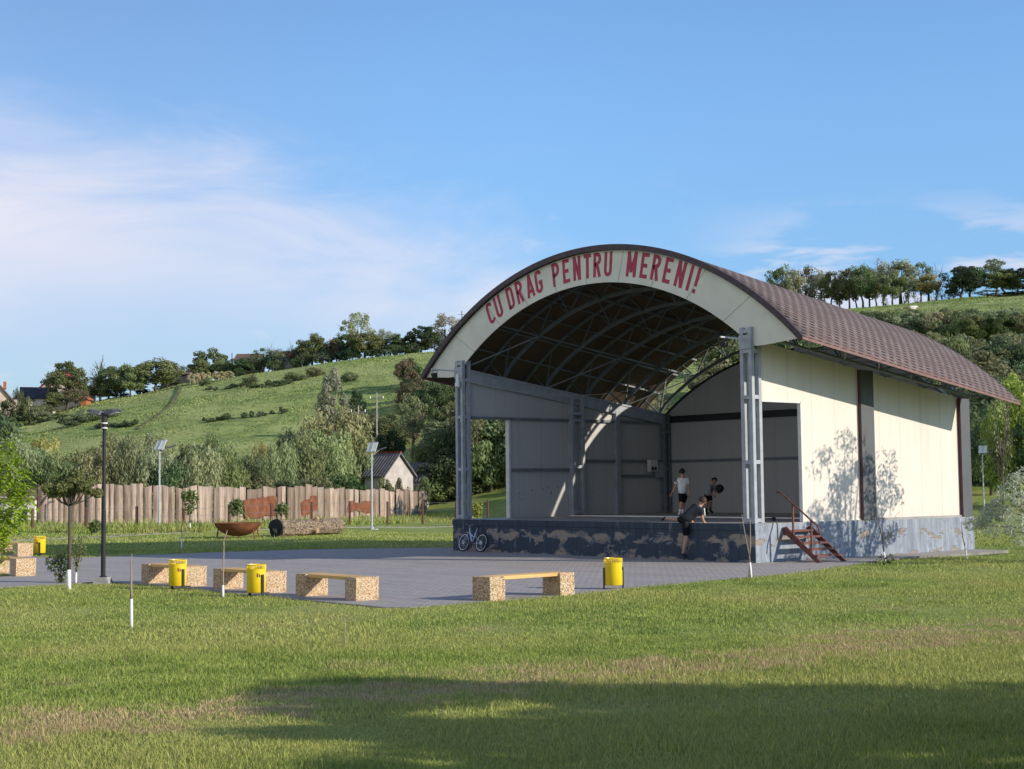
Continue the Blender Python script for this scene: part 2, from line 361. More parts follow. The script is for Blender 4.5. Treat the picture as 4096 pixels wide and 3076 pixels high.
def mat_terrazzo():
    m = NT('pebble_concrete'); v = m.n('ShaderNodeTexVoronoi', feature='F1'); m.l(m.tc.outputs['Object'], v.inputs['Vector']); v.inputs['Scale'].default_value = 44
    e = m.n('ShaderNodeTexVoronoi', feature='DISTANCE_TO_EDGE'); m.l(m.tc.outputs['Object'], e.inputs['Vector']); e.inputs['Scale'].default_value = 44
    sc = m.n('ShaderNodeSeparateColor'); m.l(v.outputs['Color'], sc.inputs[0])
    c = m.mix(m.step(sc.outputs[0], .25, .5), (.26, .15, .07), (.66, .46, .26)); c = m.mix(m.step(sc.outputs[1], .78, .88), c, (.80, .70, .52)); c = m.mix(m.step(e.outputs['Distance'], .03, .09, 1, 0), c, (.36, .26, .17))
    return m.done(c, .75, .3, normal=m.bump(e.outputs['Distance'], .8, .02))
def mat_wood(name, a, b, gs=3.0, ax=(1, 14, 14)):
    m = NT(name); f = m.noise(gs, 6, .6, ax, .4); f2 = m.noise(.9, 3, .5); col = m.mix(m.step(f, .3, .7), a, b); col = m.mix(m.step(f2, .4, .7, 0, .35), col, tuple(x*.7 for x in a)); return m.done(col, .75, .2, normal=m.bump(f, .3, .01))
def mat_boards():
    m = NT('weathered_slabs'); a = m.n('ShaderNodeAttribute', attribute_name='tint'); f = m.noise(2.2, 6, .65, (3, 3, .25), .5); f2 = m.noise(.7, 4, .6)
    c = m.mix(m.step(f, .3, .7), (.20, .15, .12), (.44, .355, .29)); k = m.mix(a.outputs['Fac'], (.6, .56, .52), (1.35, 1.33, 1.30)); c = m.mix(1, c, k, 'MULTIPLY'); c = m.mix(m.step(f2, .5, .7, 0, .4), c, (.30, .22, .15))
    return m.done(c, .9, .1, normal=m.bump(f, .5, .03))
def mat_rust():
    m = NT('rusted_steel'); f = m.noise(1.6, 7, .7); g = m.noise(9, 5, .7); c = m.mix(m.step(f, .3, .7), (.11, .042, .022), (.235, .10, .055)); c = m.mix(m.step(g, .5, .7, 0, .6), c, (.24, .07, .03)); c = m.mix(m.step(f, .66, .74), c, (.42, .30, .22)); return m.done(c, .9, .15, normal=m.bump(g, .3, .01))
def mat_logbark():
    m = NT('furrowed_bark'); f = m.noise(3.2, 7, .66, (4, 1.6, 4), 2.0); c = m.mix(m.step(f, .42, .60), (.045, .032, .022), (.46, .35, .25)); return m.done(c, .95, .1, normal=m.bump(f, 1, .06))
def mat_slate():
    m = NT('corrugated_roof'); X = m.xyz(); w = m.math('SINE', m.math('MULTIPLY', X[0], 2*pi/.35)); f = m.noise(1.2, 6, .65); c = m.mix(m.step(f, .35, .7), (.13, .12, .125), (.22, .20, .195)); c = m.mix(m.step(w, -1, .4, .6, 0), c, (.06, .055, .06)); return m.done(c, .9, .15, normal=m.bump(w, .6, .05))
G = dict(
    muted_wall=simple('muted_wall', (.46, .42, .38), .9, .1, .15, 1.5),
    dirt=simple('bare_earth', (.15, .155, .075), .95, .1, .4, 1.5),
    eave=simple('eave_flashing', (.20, .11, .10), .5, .3), post=simple('brown_post', (.10, .045, .035), .7, .2),
    ground=mat_ground(), blades=mat_blades(), leaf=mat_leaf(), bark=mat_bark(), palebark=mat_bark('pale_bark', (.30, .25, .20)), white=mat_whitewash(), pavers=mat_pavers(),
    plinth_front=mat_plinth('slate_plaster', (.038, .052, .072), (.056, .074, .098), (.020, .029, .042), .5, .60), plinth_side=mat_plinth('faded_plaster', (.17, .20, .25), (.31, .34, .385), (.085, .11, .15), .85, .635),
    stagefloor=simple('stage_concrete', (.30, .29, .27), .55, .4, .25, 1.2), panel=mat_panel('cream_panel', (.67, .60, .53)), panelx=mat_panel('shaded_panel', (.42, .42, .41), axis='X'), panelin=mat_panel('shaded_panel_side', (.46, .455, .44)),  # panelx, panelin: cream panels greyed, the interior shade is put into their colour
    fascia=simple('fascia_panel', (.66, .66, .56), .5, .35, .08, .7), trim=simple('dark_trim', (.075, .055, .06), .6, .3), shingle=mat_shingle(), osb=mat_osb(),
    truss=simple('truss_steel', (.13, .145, .165), .42, .5, .14, 3), steel=simple('grey_painted_steel', (.33, .35, .38), .42, .45, .14, 3), steelw=simple('pale_painted_steel', (.62, .61, .58), .4, .45, .1, 3), steeld=simple('dark_painted_steel', (.16, .175, .195), .5, .4, .18, 2),  # truss: the columns' grey darkened, shade under the roof put into the colour
    black=simple('black_steel', (.016, .018, .02), .4, .5), char=simple('charcoal_cladding', (.085, .09, .10), .5, .35, .12, 2), maroon=simple('maroon_trim', (.10, .045, .055), .5, .3),
    red=simple('red_letter', (.38, .032, .075), .45, .3, .08), galv=simple('galvanised_steel', (.52, .55, .56), .35, .5, .15, 5, metal=.4), yellow=simple('yellow_enamel', (.80, .56, .02), .32, .5, .07, 4),
    stair=simple('red_oxide_paint', (.145, .056, .045), .6, .3, .3, 5), terr=mat_terrazzo(), plank=mat_wood('varnished_plank', (.62, .36, .13), (.78, .52, .22)), boards=mat_boards(), rust=mat_rust(), logbark=mat_logbark(),
    heart=mat_wood('cut_wood', (.30, .20, .12), (.48, .34, .2), 5, (3, 3, 3)), blackpaint=simple('black_paint', (.02, .022, .026), .6, .3), concrete=simple('rough_concrete', (.34, .33, .30), .9, .1, .25, 5, bump=.3),
    kerb=simple('kerb_concrete', (.22, .21, .19), .9, .1, .2, 3), slate=mat_slate(), white_wall=simple('lime_wall', (.66, .62, .56), .9, .1, .12, 1.5), cream_wall=simple('cream_wall', (.60, .48, .37), .9, .1, .12, 1.5), redroof=simple('red_tiles', (.22, .045, .03), .8, .2, .3, 2),
    brownroof=simple('brown_tiles', (.17, .11, .085), .8, .2, .3, 2), darkroof=simple('dark_roof', (.06, .06, .07), .8, .2, .3, 2), glass=simple('dark_glass', (.03, .035, .045), .15, .6), brick=simple('orange_brick', (.40, .15, .07), .9, .1, .3, 3),
    skin=simple('skin', (.50, .29, .20), .6, .35, .08, 8), skin2=simple('tanned_skin', (.33, .19, .13), .6, .35, .08, 8), hair=simple('dark_hair', (.022, .014, .010), .7, .3, .4, 30), hair2=simple('brown_hair', (.05, .03, .02), .7, .3, .4, 30), whitecloth=simple('white_cotton', (.76, .76, .74), .9, .1, .06, 6),
    blackcloth=simple('black_cloth', (.012, .012, .014), .85, .15, .3, 6), navycloth=simple('dark_jersey', (.030, .034, .042), .8, .2, .3, 6), greycloth=simple('grey_cloth', (.25, .28, .30), .85, .15, .1, 6), rubber=simple('rubber', (.02, .02, .022), .7, .3), bikepaint=simple('pale_blue_enamel', (.42, .52, .66), .3, .5, .05),
    panelglass=simple('solar_back', (.66, .66, .62), .5, .3, .1, 3), solar=simple('solar_cells', (.03, .035, .06), .25, .6), cable=simple('white_cable', (.45, .45, .43), .5, .3), lens=simple('lamp_lens', (.6, .62, .6), .2, .6), wool=simple('white_fleece', (.75, .70, .60), .9, .1, .1, 8))

# ------------------------------------------------------------------ ground sheet and paving
def build_ground():
    ts = np.concatenate([np.arange(-120, 0, 12), np.arange(0, 60, 1.5), np.arange(60, 120, 2.5), np.arange(120, 300, 1.9), np.arange(300, 420, 10), np.array([450, 500, 600, 800, 1200])])
    lc = np.concatenate([-np.array([900, 600, 420, 300, 240, 210]), np.arange(-190, 190.1, 2.3), np.array([210, 240, 300, 420, 600, 900])])
    T, Lm = np.meshgrid(ts, lc, indexing='ij')
    X = CAM[0]+T*FH[0]+Lm*RH[0]; Y = CAM[1]+T*FH[1]+Lm*RH[1]; Z = H(X, Y)
    inb = (X > .3) & (X < 14.8) & (Y > .3) & (Y < 11.6); Z = np.where(inb, -.3, Z)
    V = np.stack([X.ravel(), Y.ravel(), Z.ravel()], 1); n, m = T.shape
    i = np.arange(n-1)[:, None]*m+np.arange(m-1)[None]; Fq = np.stack([i, i+1, i+m+1, i+m], -1).reshape(-1, 4)[:, ::-1]
    o = np_mesh('ground', V, Fq, G['ground'], smooth=True); tag(o, kind='structure')
build_ground()
PLAZA = [(-34, -17.95), (3.1, -18.15), (3.2, -40), (7.4, -40), (7.5, -17.62), (20.3, -17.5), (20.62, -17.2), (20.45, -12.6), (20.0, -10.4), (19.65, -7.4), (19.3, -4), (18.5, -1), (17.2, 3), (16.5, 6), (16.4, 11.9), (-.5, 11.9), (-.6, 3), (-2.1, 1.6), (-4.2, -.7), (-5.6, -3), (-6.4, -6), (-6.6, -12.9), (-34, -12.6)]
def in_poly(x, y, poly):
    x = np.asarray(x); y = np.asarray(y); c = np.zeros(x.shape, bool); n = len(poly)
    for i in range(n):
        x1, y1 = poly[i]; x2, y2 = poly[(i+1) % n]
        if y1 == y2: continue
        c ^= ((y1 > y) != (y2 > y)) & (x < (x2-x1)*(y-y1)/(y2-y1)+x1)
    return c
MB().prism([(x, y, -.10) for x, y in PLAZA], (0, 0, .10)).build('plaza_paving', G['pavers'])['kind'] = 'structure'
def kerb_line(pts, name, w=.07, z0=-.1, z1=.004):
    b = MB()
    for a, c in zip(pts[:-1], pts[1:]): b.bar((a[0], a[1], (z0+z1)/2), (c[0], c[1], (z0+z1)/2), w, z1-z0)
    o = b.build(name, G['kerb']); o['kind'] = 'structure'
kerb_line([(7.55, -40), (7.56, -17.68), (20.33, -17.56), (20.68, -17.2), (20.51, -12.6), (20.06, -10.4), (19.71, -7.4), (19.36, -4), (18.56, -1), (17.26, 3), (16.56, 6), (16.46, 11.9)], 'plaza_kerb')
kerb_line([(-34, -12.55), (-6.65, -12.85), (-6.46, -6), (-5.66, -3), (-4.25, -.65), (-2.15, 1.66), (-.65, 3)], 'plaza_kerb')
kerb_line([(-34, -18.0), (3.05, -18.2), (3.15, -40)], 'plaza_kerb')
# thin far path seen as a pale line in front of the board fence
def far_path():
    pl = [at(-60, 2145, 71), at(400, 2138, 76), at(900, 2131, 86), at(1500, 2103, 103), at(1830, 2098, 110), at(2300, 2080, 118)]
    b = MB(); 
    for i in range(len(pl)-1):
        a, c = pl[i], pl[i+1]; n = 8
        for k in range(n):
            p = a+(c-a)*k/n; q = a+(c-a)*(k+1)/n; b.bar((p[0], p[1], h(p[0], p[1])+.03), (q[0], q[1], h(q[0], q[1])+.01), .4, .07)
    b.build('garden_path', G['kerb'])['kind'] = 'structure'
far_path()

# ------------------------------------------------------------------ bandstand
W, Dp, XC = 15.14, 11.95, 7.57
ZF, RO, ZO = .14, 13.7, -2.95            # fall of the barrel per unit depth, outer radius, its centre
def arc(r, a, y, zc=ZO): return (XC+r*sin(a), y, zc+r*cos(a)-ZF*(y-.12))
def wz(y): return 6.95-.134*y
BS = empty('bandstand', (0, 0, 0), 0, 'barrel roofed open air stage with cream walls on a peeling blue grey plinth', 'stage')
def stage():
    # plinth: front slate, sides faded
    b = MB(); n = 30
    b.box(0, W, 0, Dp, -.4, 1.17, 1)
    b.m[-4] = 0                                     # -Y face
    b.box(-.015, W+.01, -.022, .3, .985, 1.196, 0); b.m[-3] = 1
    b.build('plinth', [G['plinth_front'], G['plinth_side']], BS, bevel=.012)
    b = MB(); b.box(.02, W-.012, .015, 5.55, 1.15, 1.2).box(.02, W-.012, 5.55, 11.4, 1.15, 1.243); b.build('stage_floor', G['stagefloor'], BS)
    MB().box(.6, W-.3, 5.53, 5.56, 1.2, 1.249).build('floor_edge', G['steelw'], BS)
    # right wall with its tall opening (Y .55-2.44, below 5.02)
    def wall(x0, x1, name, mat, ops, y0=.45, y1=11.3):
        ya, yb, zt = ops; b = MB()
        def sl(y0, y1, z0):     # piece with sloping top
            p = [(x0, y0, z0), (x0, y1, z0), (x0, y1, wz(y1)), (x0, y0, wz(y0))]; b.prism(p, (x1-x0, 0, 0))
        sl(yb, y1, 1.2)
        if ya > y0+.01: sl(y0, ya, 1.2)
        p = [(x0, max(y0, ya), zt), (x0, yb, zt), (x0, yb, wz(yb)), (x0, max(y0, ya), wz(max(y0, ya)))]; b.prism(p, (x1-x0, 0, 0))
        return b.build(name, mat, BS)
    wr = wall(14.96, 15.06, 'right_wall', G['panel'], (.45, 2.44, 5.02))
    wl = wall(.38, .48, 'left_wall', G['panelin'], (.45, 2.40, 5.05))
    # metal edging of the right opening
    b = MB().box(14.945, 15.075, 2.40, 2.442, 1.2, 5.02).box(14.945, 15.075, .45, 2.442, 4.985, 5.03).box(14.955, 15.075, 2.44, 11.3, 1.2, 1.235)
    b.build('wall_edging', G['steelw'], wr)
    b = MB().box(.36, .56, 2.385, 2.47, 1.2, 5.05); b.build('door_post', G['steelw'], wl)
    # back wall, arched top
    b = MB(); N = 40; a0 = math.asin((7.08)/12)
    top = [(XC+12*sin(a), 11.4, -4.26+12*cos(a)) for a in np.linspace(-a0, math.asin(7.4/12), N)]
    b.prism([(top[0][0], 11.4, 1.2)]+top+[(top[-1][0], 11.4, 1.2)], (0, .1, 0)); bw = b.build('back_wall', G['panelx'], BS)
    b = MB().box(.5, 14.95, 11.30, 11.4, 5.10, 5.38); b.build('dark_beam', G['black'], bw)
    b = MB().box(.5, 14.95, 11.34, 11.4, 3.38, 3.49); b.build('girt', G['steeld'], bw)
    b = MB()
    for p, q in zip(top[:-1], top[1:]): b.bar((p[0], 11.38, p[2]+.03), (q[0], 11.38, q[2]+.03), .14, .07)
    b.build('capping', G['black'], bw)
    for x in np.arange(2.2, 14.5, 2.45): pass
    # left wall framing
    for y0, y1, z in ((.5, 11.2, 5.05), (2.47, 5.55, 3.04), (6.3, 11.1, 3.40), (8.45, 11.1, 2.77)):
        MB().box(.48, .60, y0, y1, z, z+.10).build('girt', G['steeld'], wl)
    MB().box(.48, .66, 8.2, 8.44, 1.24, wz(8.3)-.3).build('stud', G['steel'], wl)
    b = MB(); b.prism([(.48, .45, wz(.45)-.02), (.48, 11.3, wz(11.3)-.02), (.48, 11.3, wz(11.3)-.42), (.48, .45, wz(.45)-.42)], (.16, 0, 0))
    b.bar((.56, .45, wz(.45)+.01), (.56, 11.3, wz(11.3)+.01), .24, .07); b.build('top_beam', G['steel'], wl)
    # scuffs low on the inner left wall
    for _ in range(16):
        b = MB()
        y = random.uniform(2.8, 5.4) if random.random() < .8 else random.uniform(6.5, 8); z = random.uniform(1.5, 2.4); l = random.uniform(.04, .16); a = random.uniform(.6, 1.3)
        b.bar((.481, y, z), (.481, y+l*cos(a), z+l*sin(a)), .006, .018, up=(1, 0, 0)); b.build('scuff_mark', G['black'], wl)
    # laced columns
    def column(x0, x1, y0, y1, zt, mat=None, tw=.13, bats=(1.30, 3.10, 5.12)):
        b = MB()
        for x in (x0, x1-tw):
            for y in (y0, y1-tw): b.box(x, x+tw, y, y+tw, 1.21, zt)
        for z in list(bats)+[zt-.75, zt-.12]:
            for y in (y0+.004, y1-tw+.004): b.box(x0+tw, x1-tw, y, y+tw-.008, z-.06, z+.06)
            for x in (x0+.004, x1-tw+.004): b.box(x, x+tw-.008, y0+tw, y1-tw, z-.06, z+.06)
        b.box(x0-.03, x1+.03, y0+.0, y1+.03, 1.2, 1.215)
        return b.build('column', mat or G['steel'], BS)
    c1 = column(14.66, 15.13, .01, .46, 7.3); c0 = column(.2, .65, .01, .42, 7.3)
    for c, x in ((c1, 14.66), (c0, .2)):
        MB().box(x-.02, x+.47, -.015, .01, 6.62, 7.05).build('gusset_plate', G['steel'], c)
    column(.50, .78, 5.58, 6.28, wz(6)-.02, bats=(1.35, 3.2, 5.1)); column(.50, .80, 10.95, 11.33, wz(11)-.02, G['steeld']); column(14.60, 14.94, 5.5, 6.1, wz(6)); column(14.60, 14.94, 10.9, 11.28, wz(11))
    # outside pilasters on the right
    for y0, y1, d in ((5.42, 6.12, .13), (11.22, 11.79, .13)):
        b = MB().box(15.0, 15.06+d, y0, y1, 1.2, wz(y0)-.05, 0); b.m[-4] = 1
        b.build('pilaster', [G['char'], G['maroon']], BS)
    # roof
    AM = math.asin(9.6/RO); NA = 96; ys = np.linspace(0.0, 11.86, 13); roof = MB(); V = []; UV = []
    for a in np.linspace(-AM, AM, NA+1):
        for y in ys: V.append(arc(RO, a, y)); UV.append((y, (a+AM)*RO))
    F = [(i*13+j, i*13+j+1, (i+1)*13+j+1, (i+1)*13+j) for i in range(NA) for j in range(12)]
    roof.add(V, [f[::-1] for f in F]); ro = roof.build('roof', G['shingle'], BS, smooth=True)
    uvl = ro.data.uv_layers.new(name='UVMap')
    for lp in ro.data.loops: uvl.data[lp.index].uv = UV[lp.vertex_index]
    so = ro.modifiers.new('thick', 'SOLIDIFY'); so.thickness = .035; so.offset = -1 if ro.data.polygons[NA*6].normal.z > 0 else 1
    b = MB(); V = []
    for a in np.linspace(-AM+.006, AM-.006, NA+1):
        for y in (.03, 11.83): V.append(arc(RO-.050, a, y)); V.append(arc(RO-.075, a, y))
    Fs = []
    for i in range(NA):
        k = i*4; Fs += [(k, k+4, k+6, k+2), (k+1, k+3, k+7, k+5), (k, k+1, k+5, k+4), (k+2, k+6, k+7, k+3)]
    b.add(V, Fs); b.build('ceiling_boards', G['osb'], ro)
    def band(name, mat, r0, r1, y0, y1, a0=-AM, a1=AM, par=ro, zc=ZO, n=NA):
        b = MB(); V = []
        for a in np.linspace(a0, a1, n+1):
            for r, y in ((r0, y0), (r1, y0), (r1, y1), (r0, y1)): V.append((XC+r*sin(a), y, zc+r*cos(a)-ZF*(.5*(y0+y1)-.12)))
        for i in range(n):
            k = i*4
            for j in range(4): Fs = (k+j, k+(j+1) % 4, k+4+(j+1) % 4, k+4+j); b.f.append([len(b.v)+q for q in Fs]); b.m.append(0)
        b.f.append([len(b.v)+q for q in (3, 2, 1, 0)]); b.m.append(0); b.f.append([len(b.v)+n*4+q for q in (0, 1, 2, 3)]); b.m.append(0); b.v += V
        return b.build(name, mat, par)
    band('front_trim', G['trim'], RO-.185, RO+.008, -.03, .055); band('rear_trim', G['trim'], RO-.085, RO+.008, 11.83, 11.90)
    for sgn in (-1, 1):
        p = Vector(arc(RO-.045, sgn*AM, 0)); q = Vector(arc(RO-.045, sgn*AM, 11.88)); MB().bar(p, q, .03, .13).build('eave_trim', G['eave'], ro)
    # fascia: outer arc and lower arc
    N = 60; lo = []; up = []
    for i in range(N+1):
        u = -1+2*i/N; xl = u*7.92; zl = -2.02+math.sqrt(11.5**2-xl*xl); 
        if abs(xl) > 7.45: zl = max(zl, 6.70)
        xu = u*9.38; zu = ZO+math.sqrt((RO-.17)**2-xu*xu); lo.append((XC+xl, zl)); up.append((XC+xu, zu))
    lo[0] = (XC-7.95, 6.70); lo[-1] = (XC+7.95, 6.70)
    b = MB(); V = []
    for (xa, za), (xb, zb) in zip(lo, up): V += [(xa, .135, za), (xb, .135, zb), (xb, .165, zb), (xa, .165, za)]
    Fs = []
    for i in range(N):
        k = i*4
        for j in range(4): Fs.append((k+j, k+(j+1) % 4, k+4+(j+1) % 4, k+4+j))
    Fs += [(3, 2, 1, 0), (N*4, N*4+1, N*4+2, N*4+3)]
    b.add(V, Fs); fa = b.build('fascia', G['fascia'], BS)
    for i in range(6, N, 6):
        b = MB()
        (xa, za), (xb, zb) = lo[i], up[i]; b.bar((xa, .134, za+.02), (xb, .134, zb-.02), .014, .006, up=(0, 1, 0)); b.build('panel_joint', G['kerb'], fa)
    # lettering, each glyph from strokes (u across, v up; unit height), set on the arc
    T = .155
    def arcp(cx, cy, rx, ry, a0, a1, n=10): return [(cx+rx*cos(R(a0+(a1-a0)*i/n)), cy+ry*sin(R(a0+(a1-a0)*i/n))) for i in range(n+1)]
    t = T/2; w = .46
    GL = {
        'C': (w, [arcp(w/2, 1-.23, w/2-t, .23-t, 10, 180)+arcp(w/2, .23, w/2-t, .23-t, 180, 350)]),
        'U': (w, [[(t, 1), (t, .25)]+arcp(w/2, .23, w/2-t, .23-t, 180, 360)+[(w-t, 1)]]),
        'D': (w, [[(t, t), (w*.45, t)]+arcp(w*.5, .26, w/2-t, .26-t, -80, 0, 6)+arcp(w*.5, .74, w/2-t, .26-t, 0, 80, 6)+[(w*.45, 1-t), (t, 1-t), (t, 0)]]),
        'R': (w, [[(t, 0), (t, 1-t), (w*.5, 1-t)]+arcp(w*.5, .74, w/2-t, .26-t, 80, -80, 8)+[(t, .48)], [(w*.50, .48), (w-t, 0)]]),
        'A': (.50, [[(t*.8, 0), (.25, 1)], [(.25, 1), (.5-t*.8, 0)], [(.12, .27), (.38, .27)]]),
        'G': (w, [arcp(w/2, 1-.23, w/2-t, .23-t, 10, 180)+arcp(w/2, .23, w/2-t, .23-t, 180, 360)+[(w-t, .45), (w*.48, .45)]]),
        'P': (w, [[(t, 0), (t, 1-t), (w*.5, 1-t)]+arcp(w*.5, .71, w/2-t, .29-t, 80, -80, 8)+[(t, .42+.02)]]),
        'E': (.42, [[(.42, 1-t), (t, 1-t), (t, t), (.42, t)], [(t, .5), (.36, .5)]]),
        'N': (w, [[(t, 0), (t, 1)], [(t, 1), (w-t, 0)], [(w-t, 0), (w-t, 1)]]),
        'T': (.44, [[(0, 1-t), (.44, 1-t)], [(.22, 1-t), (.22, 0)]]),
        'M': (.56, [[(t, 0), (t, 1)], [(t, 1), (.28, .18)], [(.28, .18), (.56-t, 1)], [(.56-t, 1), (.56-t, 0)]]),
        'I': (T, [[(t, 0), (t, 1)]]), '!': (T, [[(t, .27), (t, 1)], [(t, 0), (t, .155)]])}
    word = [('C', -24), ('U', -21.8), ('D', -18.5), ('R', -16.1), ('A', -13.4), ('G', -11.2), ('P', -7.0), ('E', -4.6), ('N', -2.1), ('T', .3), ('R', 2.5), ('U', 4.9), ('M', 10.0), ('E', 12.7), ('R', 15.1), ('E', 17.6), ('N', 20.2), ('I', 22.2), ('!', 23.6)]
    HT = .86
    for ch, ang in word:
        wd, strokes = GL[ch]; b = MB(); a = R(ang); bx, bz = XC+12.63*sin(a), ZO+12.63*cos(a)
        def place(u, v, y): u = (u-wd/2)*HT*.98; v = v*HT; return (bx+u*cos(a)+v*sin(a), y, bz-u*sin(a)+v*cos(a))
        for si, st in enumerate(strokes):
            n = len(st); L_ = []; R_ = []
            for i, (u, v) in enumerate(st):
                p0 = st[max(0, i-1)]; p1 = st[min(n-1, i+1)]
                d0 = (u-p0[0], v-p0[1]) if i > 0 else (p1[0]-u, p1[1]-v); d1 = (p1[0]-u, p1[1]-v) if i < n-1 else d0
                l0 = math.hypot(*d0) or 1; l1 = math.hypot(*d1) or 1; n0 = (-d0[1]/l0, d0[0]/l0); n1 = (-d1[1]/l1, d1[0]/l1)
                mx, my = n0[0]+n1[0], n0[1]+n1[1]; ml = math.hypot(mx, my) or 1; mx /= ml; my /= ml; k = 1/max(.5, mx*n0[0]+my*n0[1])
                L_.append((u+mx*t*k, v+my*t*k)); R_.append((u-mx*t*k, v-my*t*k))
            yf = .128-si*.0025; V = []
            for (p, q) in zip(L_, R_): V += [place(*p, yf), place(*q, yf), place(*q, .1345), place(*p, .1345)]
            Fs = []
            for i in range(n-1):
                k = i*4
                for j in range(4): Fs.append((k+j, k+(j+1) % 4, k+4+(j+1) % 4, k+4+j))
            Fs += [(3, 2, 1, 0), ((n-1)*4, (n-1)*4+1, (n-1)*4+2, (n-1)*4+3)]; b.add(V, Fs)
        b.build('letter', G['red'], fa)
    # trusses
    YT = (.32, 2.5, 4.72, 6.95, 9.18, 11.33); RC, ZC = 12.0, -2.22
    def bc(dx, y): return Vector((XC+dx, y, ZC+math.sqrt(RC*RC-dx*dx)-ZF*(y-.12)))
    def tc(dx, y): return Vector((XC+dx, y, ZO+math.sqrt((RO-.19)**2-dx*dx)-ZF*(y-.12)))
    nb = [-7.0, -5.25, -3.5, -1.75, 0, 1.75, 3.5, 5.25, 7.0]
    for y in YT:
        b = MB(); n = 36
        L_ = [bc(-7.0+14*i/n, y) for i in range(n+1)]; L_ = [Vector((XC-7.4, y, wz(y)+.08))]+L_+[Vector((XC+7.4, y, wz(y)+.08))]
        for p, q in zip(L_[:-1], L_[1:]): b.bar(p, q, .10, .12)
        U = [tc(-9.25+18.5*i/n, y) for i in range(n+1)]
        for p, q in zip(U[:-1], U[1:]): b.bar(p, q, .09, .10)
        for s in (-1, 1):
            e = Vector((XC+s*7.4, y, wz(y)+.08)); b.bar(e, tc(s*9.2, y), .07, .08); b.bar(e, tc(s*8.3, y), .05, .05); b.bar(e, tc(s*7.0, y), .05, .05)
        for i, x in enumerate(nb[1:-1]):
            p = bc(x, y)
            b.bar(p, tc(x-.8 if x < 6 else x, y), .05, .05); b.bar(p, tc(x+.8, y), .05, .05)
        b.build('truss', G['truss'], BS)
    b = MB()
    for x in np.linspace(-9.0, 9.0, 17):
        p = tc(x, .2)+Vector((0, 0, .065)); q = tc(x, 11.8)+Vector((0, 0, .065)); b.bar(p, q, .06, .07)
    b.build('purlin', G['steeld'], BS)
    b = MB()
    for x in (-5.25, -1.75, 1.75, 5.25): b.bar(bc(x, YT[0]), bc(x, YT[-1]), .06, .06)
    for x in (-3.5, 0, 3.5):
        for i, y in enumerate(YT[:-1]): 
            b.bar(bc(x, y), tc(x+.3, (y+YT[i+1])/2), .04, .04); b.bar(bc(x, YT[i+1]), tc(x+.3, (y+YT[i+1])/2), .04, .04)
    b.build('tie_bar', G['truss'], BS)
    for k in (0, 2, 4): MB().bar((XC-7.3, YT[k], wz(YT[k])+.1), bc(-5.25, YT[k+1]), .05, .05).build('cross_brace', G['truss'], BS)
    for s in (-1, 1):       # eave girders: lower pipe, upper pipe and zig-zag
        b = MB(); xa = XC+s*8.0; lo_ = lambda y: Vector((xa, y, wz(y)+.02)); hi_ = lambda y: Vector((XC+s*8.75, y, tc(8.75, y).z-.02))
        b.tube([lo_(.5), lo_(11.35)], .055, 8); b.bar(hi_(.3), hi_(11.8), .07, .07)
        yy = np.linspace(.5, 11.3, 13)
        for i in range(12):
            p, q = (lo_, hi_) if i % 2 == 0 else (hi_, lo_); b.bar(p(yy[i]), q(yy[i+1]), .05, .05)
        for y in YT: b.bar(lo_(y), (XC+s*7.42, y, wz(y)), .06, .06)
        b.build('eave_girder', G['truss'], BS)
    # slack white cable swagged between the left column and the rear truss
    pts = [Vector((.7, .2, 6.5)).lerp(Vector((3.2, 10.5, 7.1)), i/14)+Vector((0, 0, -1.5*4*(i/14)*(1-i/14)*.5)) for i in range(15)]
    MB().tube(pts, .012, 5).build('cable', G['cable'], BS)
    # switch box on the left wall near the back
    b = MB().box(.60, .80, 10.05, 10.5, 3.0, 3.5); sb = b.build('switch_box', G['steelw'], BS, bevel=.015); MB().box(.80, .815, 10.12, 10.25, 3.05, 3.2).box(.80, .815, 10.3, 10.42, 3.05, 3.2).build('breaker', G['black'], sb)
    MB().box(.56, .70, 10.55, 11.0, 2.75, 3.4).build('junction_cover', G['steel'], BS)
    # floodlights on arms, camera and box on the left column
    for x, L_, zz in ((14.78, 1.0, 6.93), (.34, 1.25, 6.9)):
        b = MB().tube([(x, .02, zz), (x, -L_, zz+.02)], .028, 8); arm = b.build('lamp_arm', G['steelw'], BS)
        b = MB(); y = -L_+.18
        b.prism([(x-.12, y-.12, zz-.14), (x+.12, y-.12, zz-.14), (x+.12, y-.05, zz-.30), (x-.12, y-.05, zz-.30)], (0, .1, .03)); b.tube([(x-.13, y, zz-.02), (x-.13, y, zz-.2)], .012, 5).tube([(x+.13, y, zz-.02), (x+.13, y, zz-.2)], .012, 5).tube([(x-.13, y, zz-.02), (x+.13, y, zz-.02)], .012, 5)
        b.build('floodlight', G['black'], arm)
    cmr = MB().lathe([(.001, -.13), (.07, -.12), (.10, -.05), (.105, .05), (.06, .1), (.001, .11)], 14, (.52, -.13, 6.36)).tube([(.52, -.02, 6.5), (.52, -.1, 6.46)], .03, 6).build('security_camera', G['whitecloth'], BS, smooth=True)
    MB().ball((.53, -.17, 6.28), .05, 8).build('camera_lens', G['black'], cmr)
    MB().box(.33, .45, -.05, .0, 6.45, 6.78).build('aerial_box', G['whitecloth'], BS)
    MB().ball((6.1, 10.9, 8.02), .13, 10).build('globe_lamp', G['whitecloth'], BS, smooth=True)
stage()

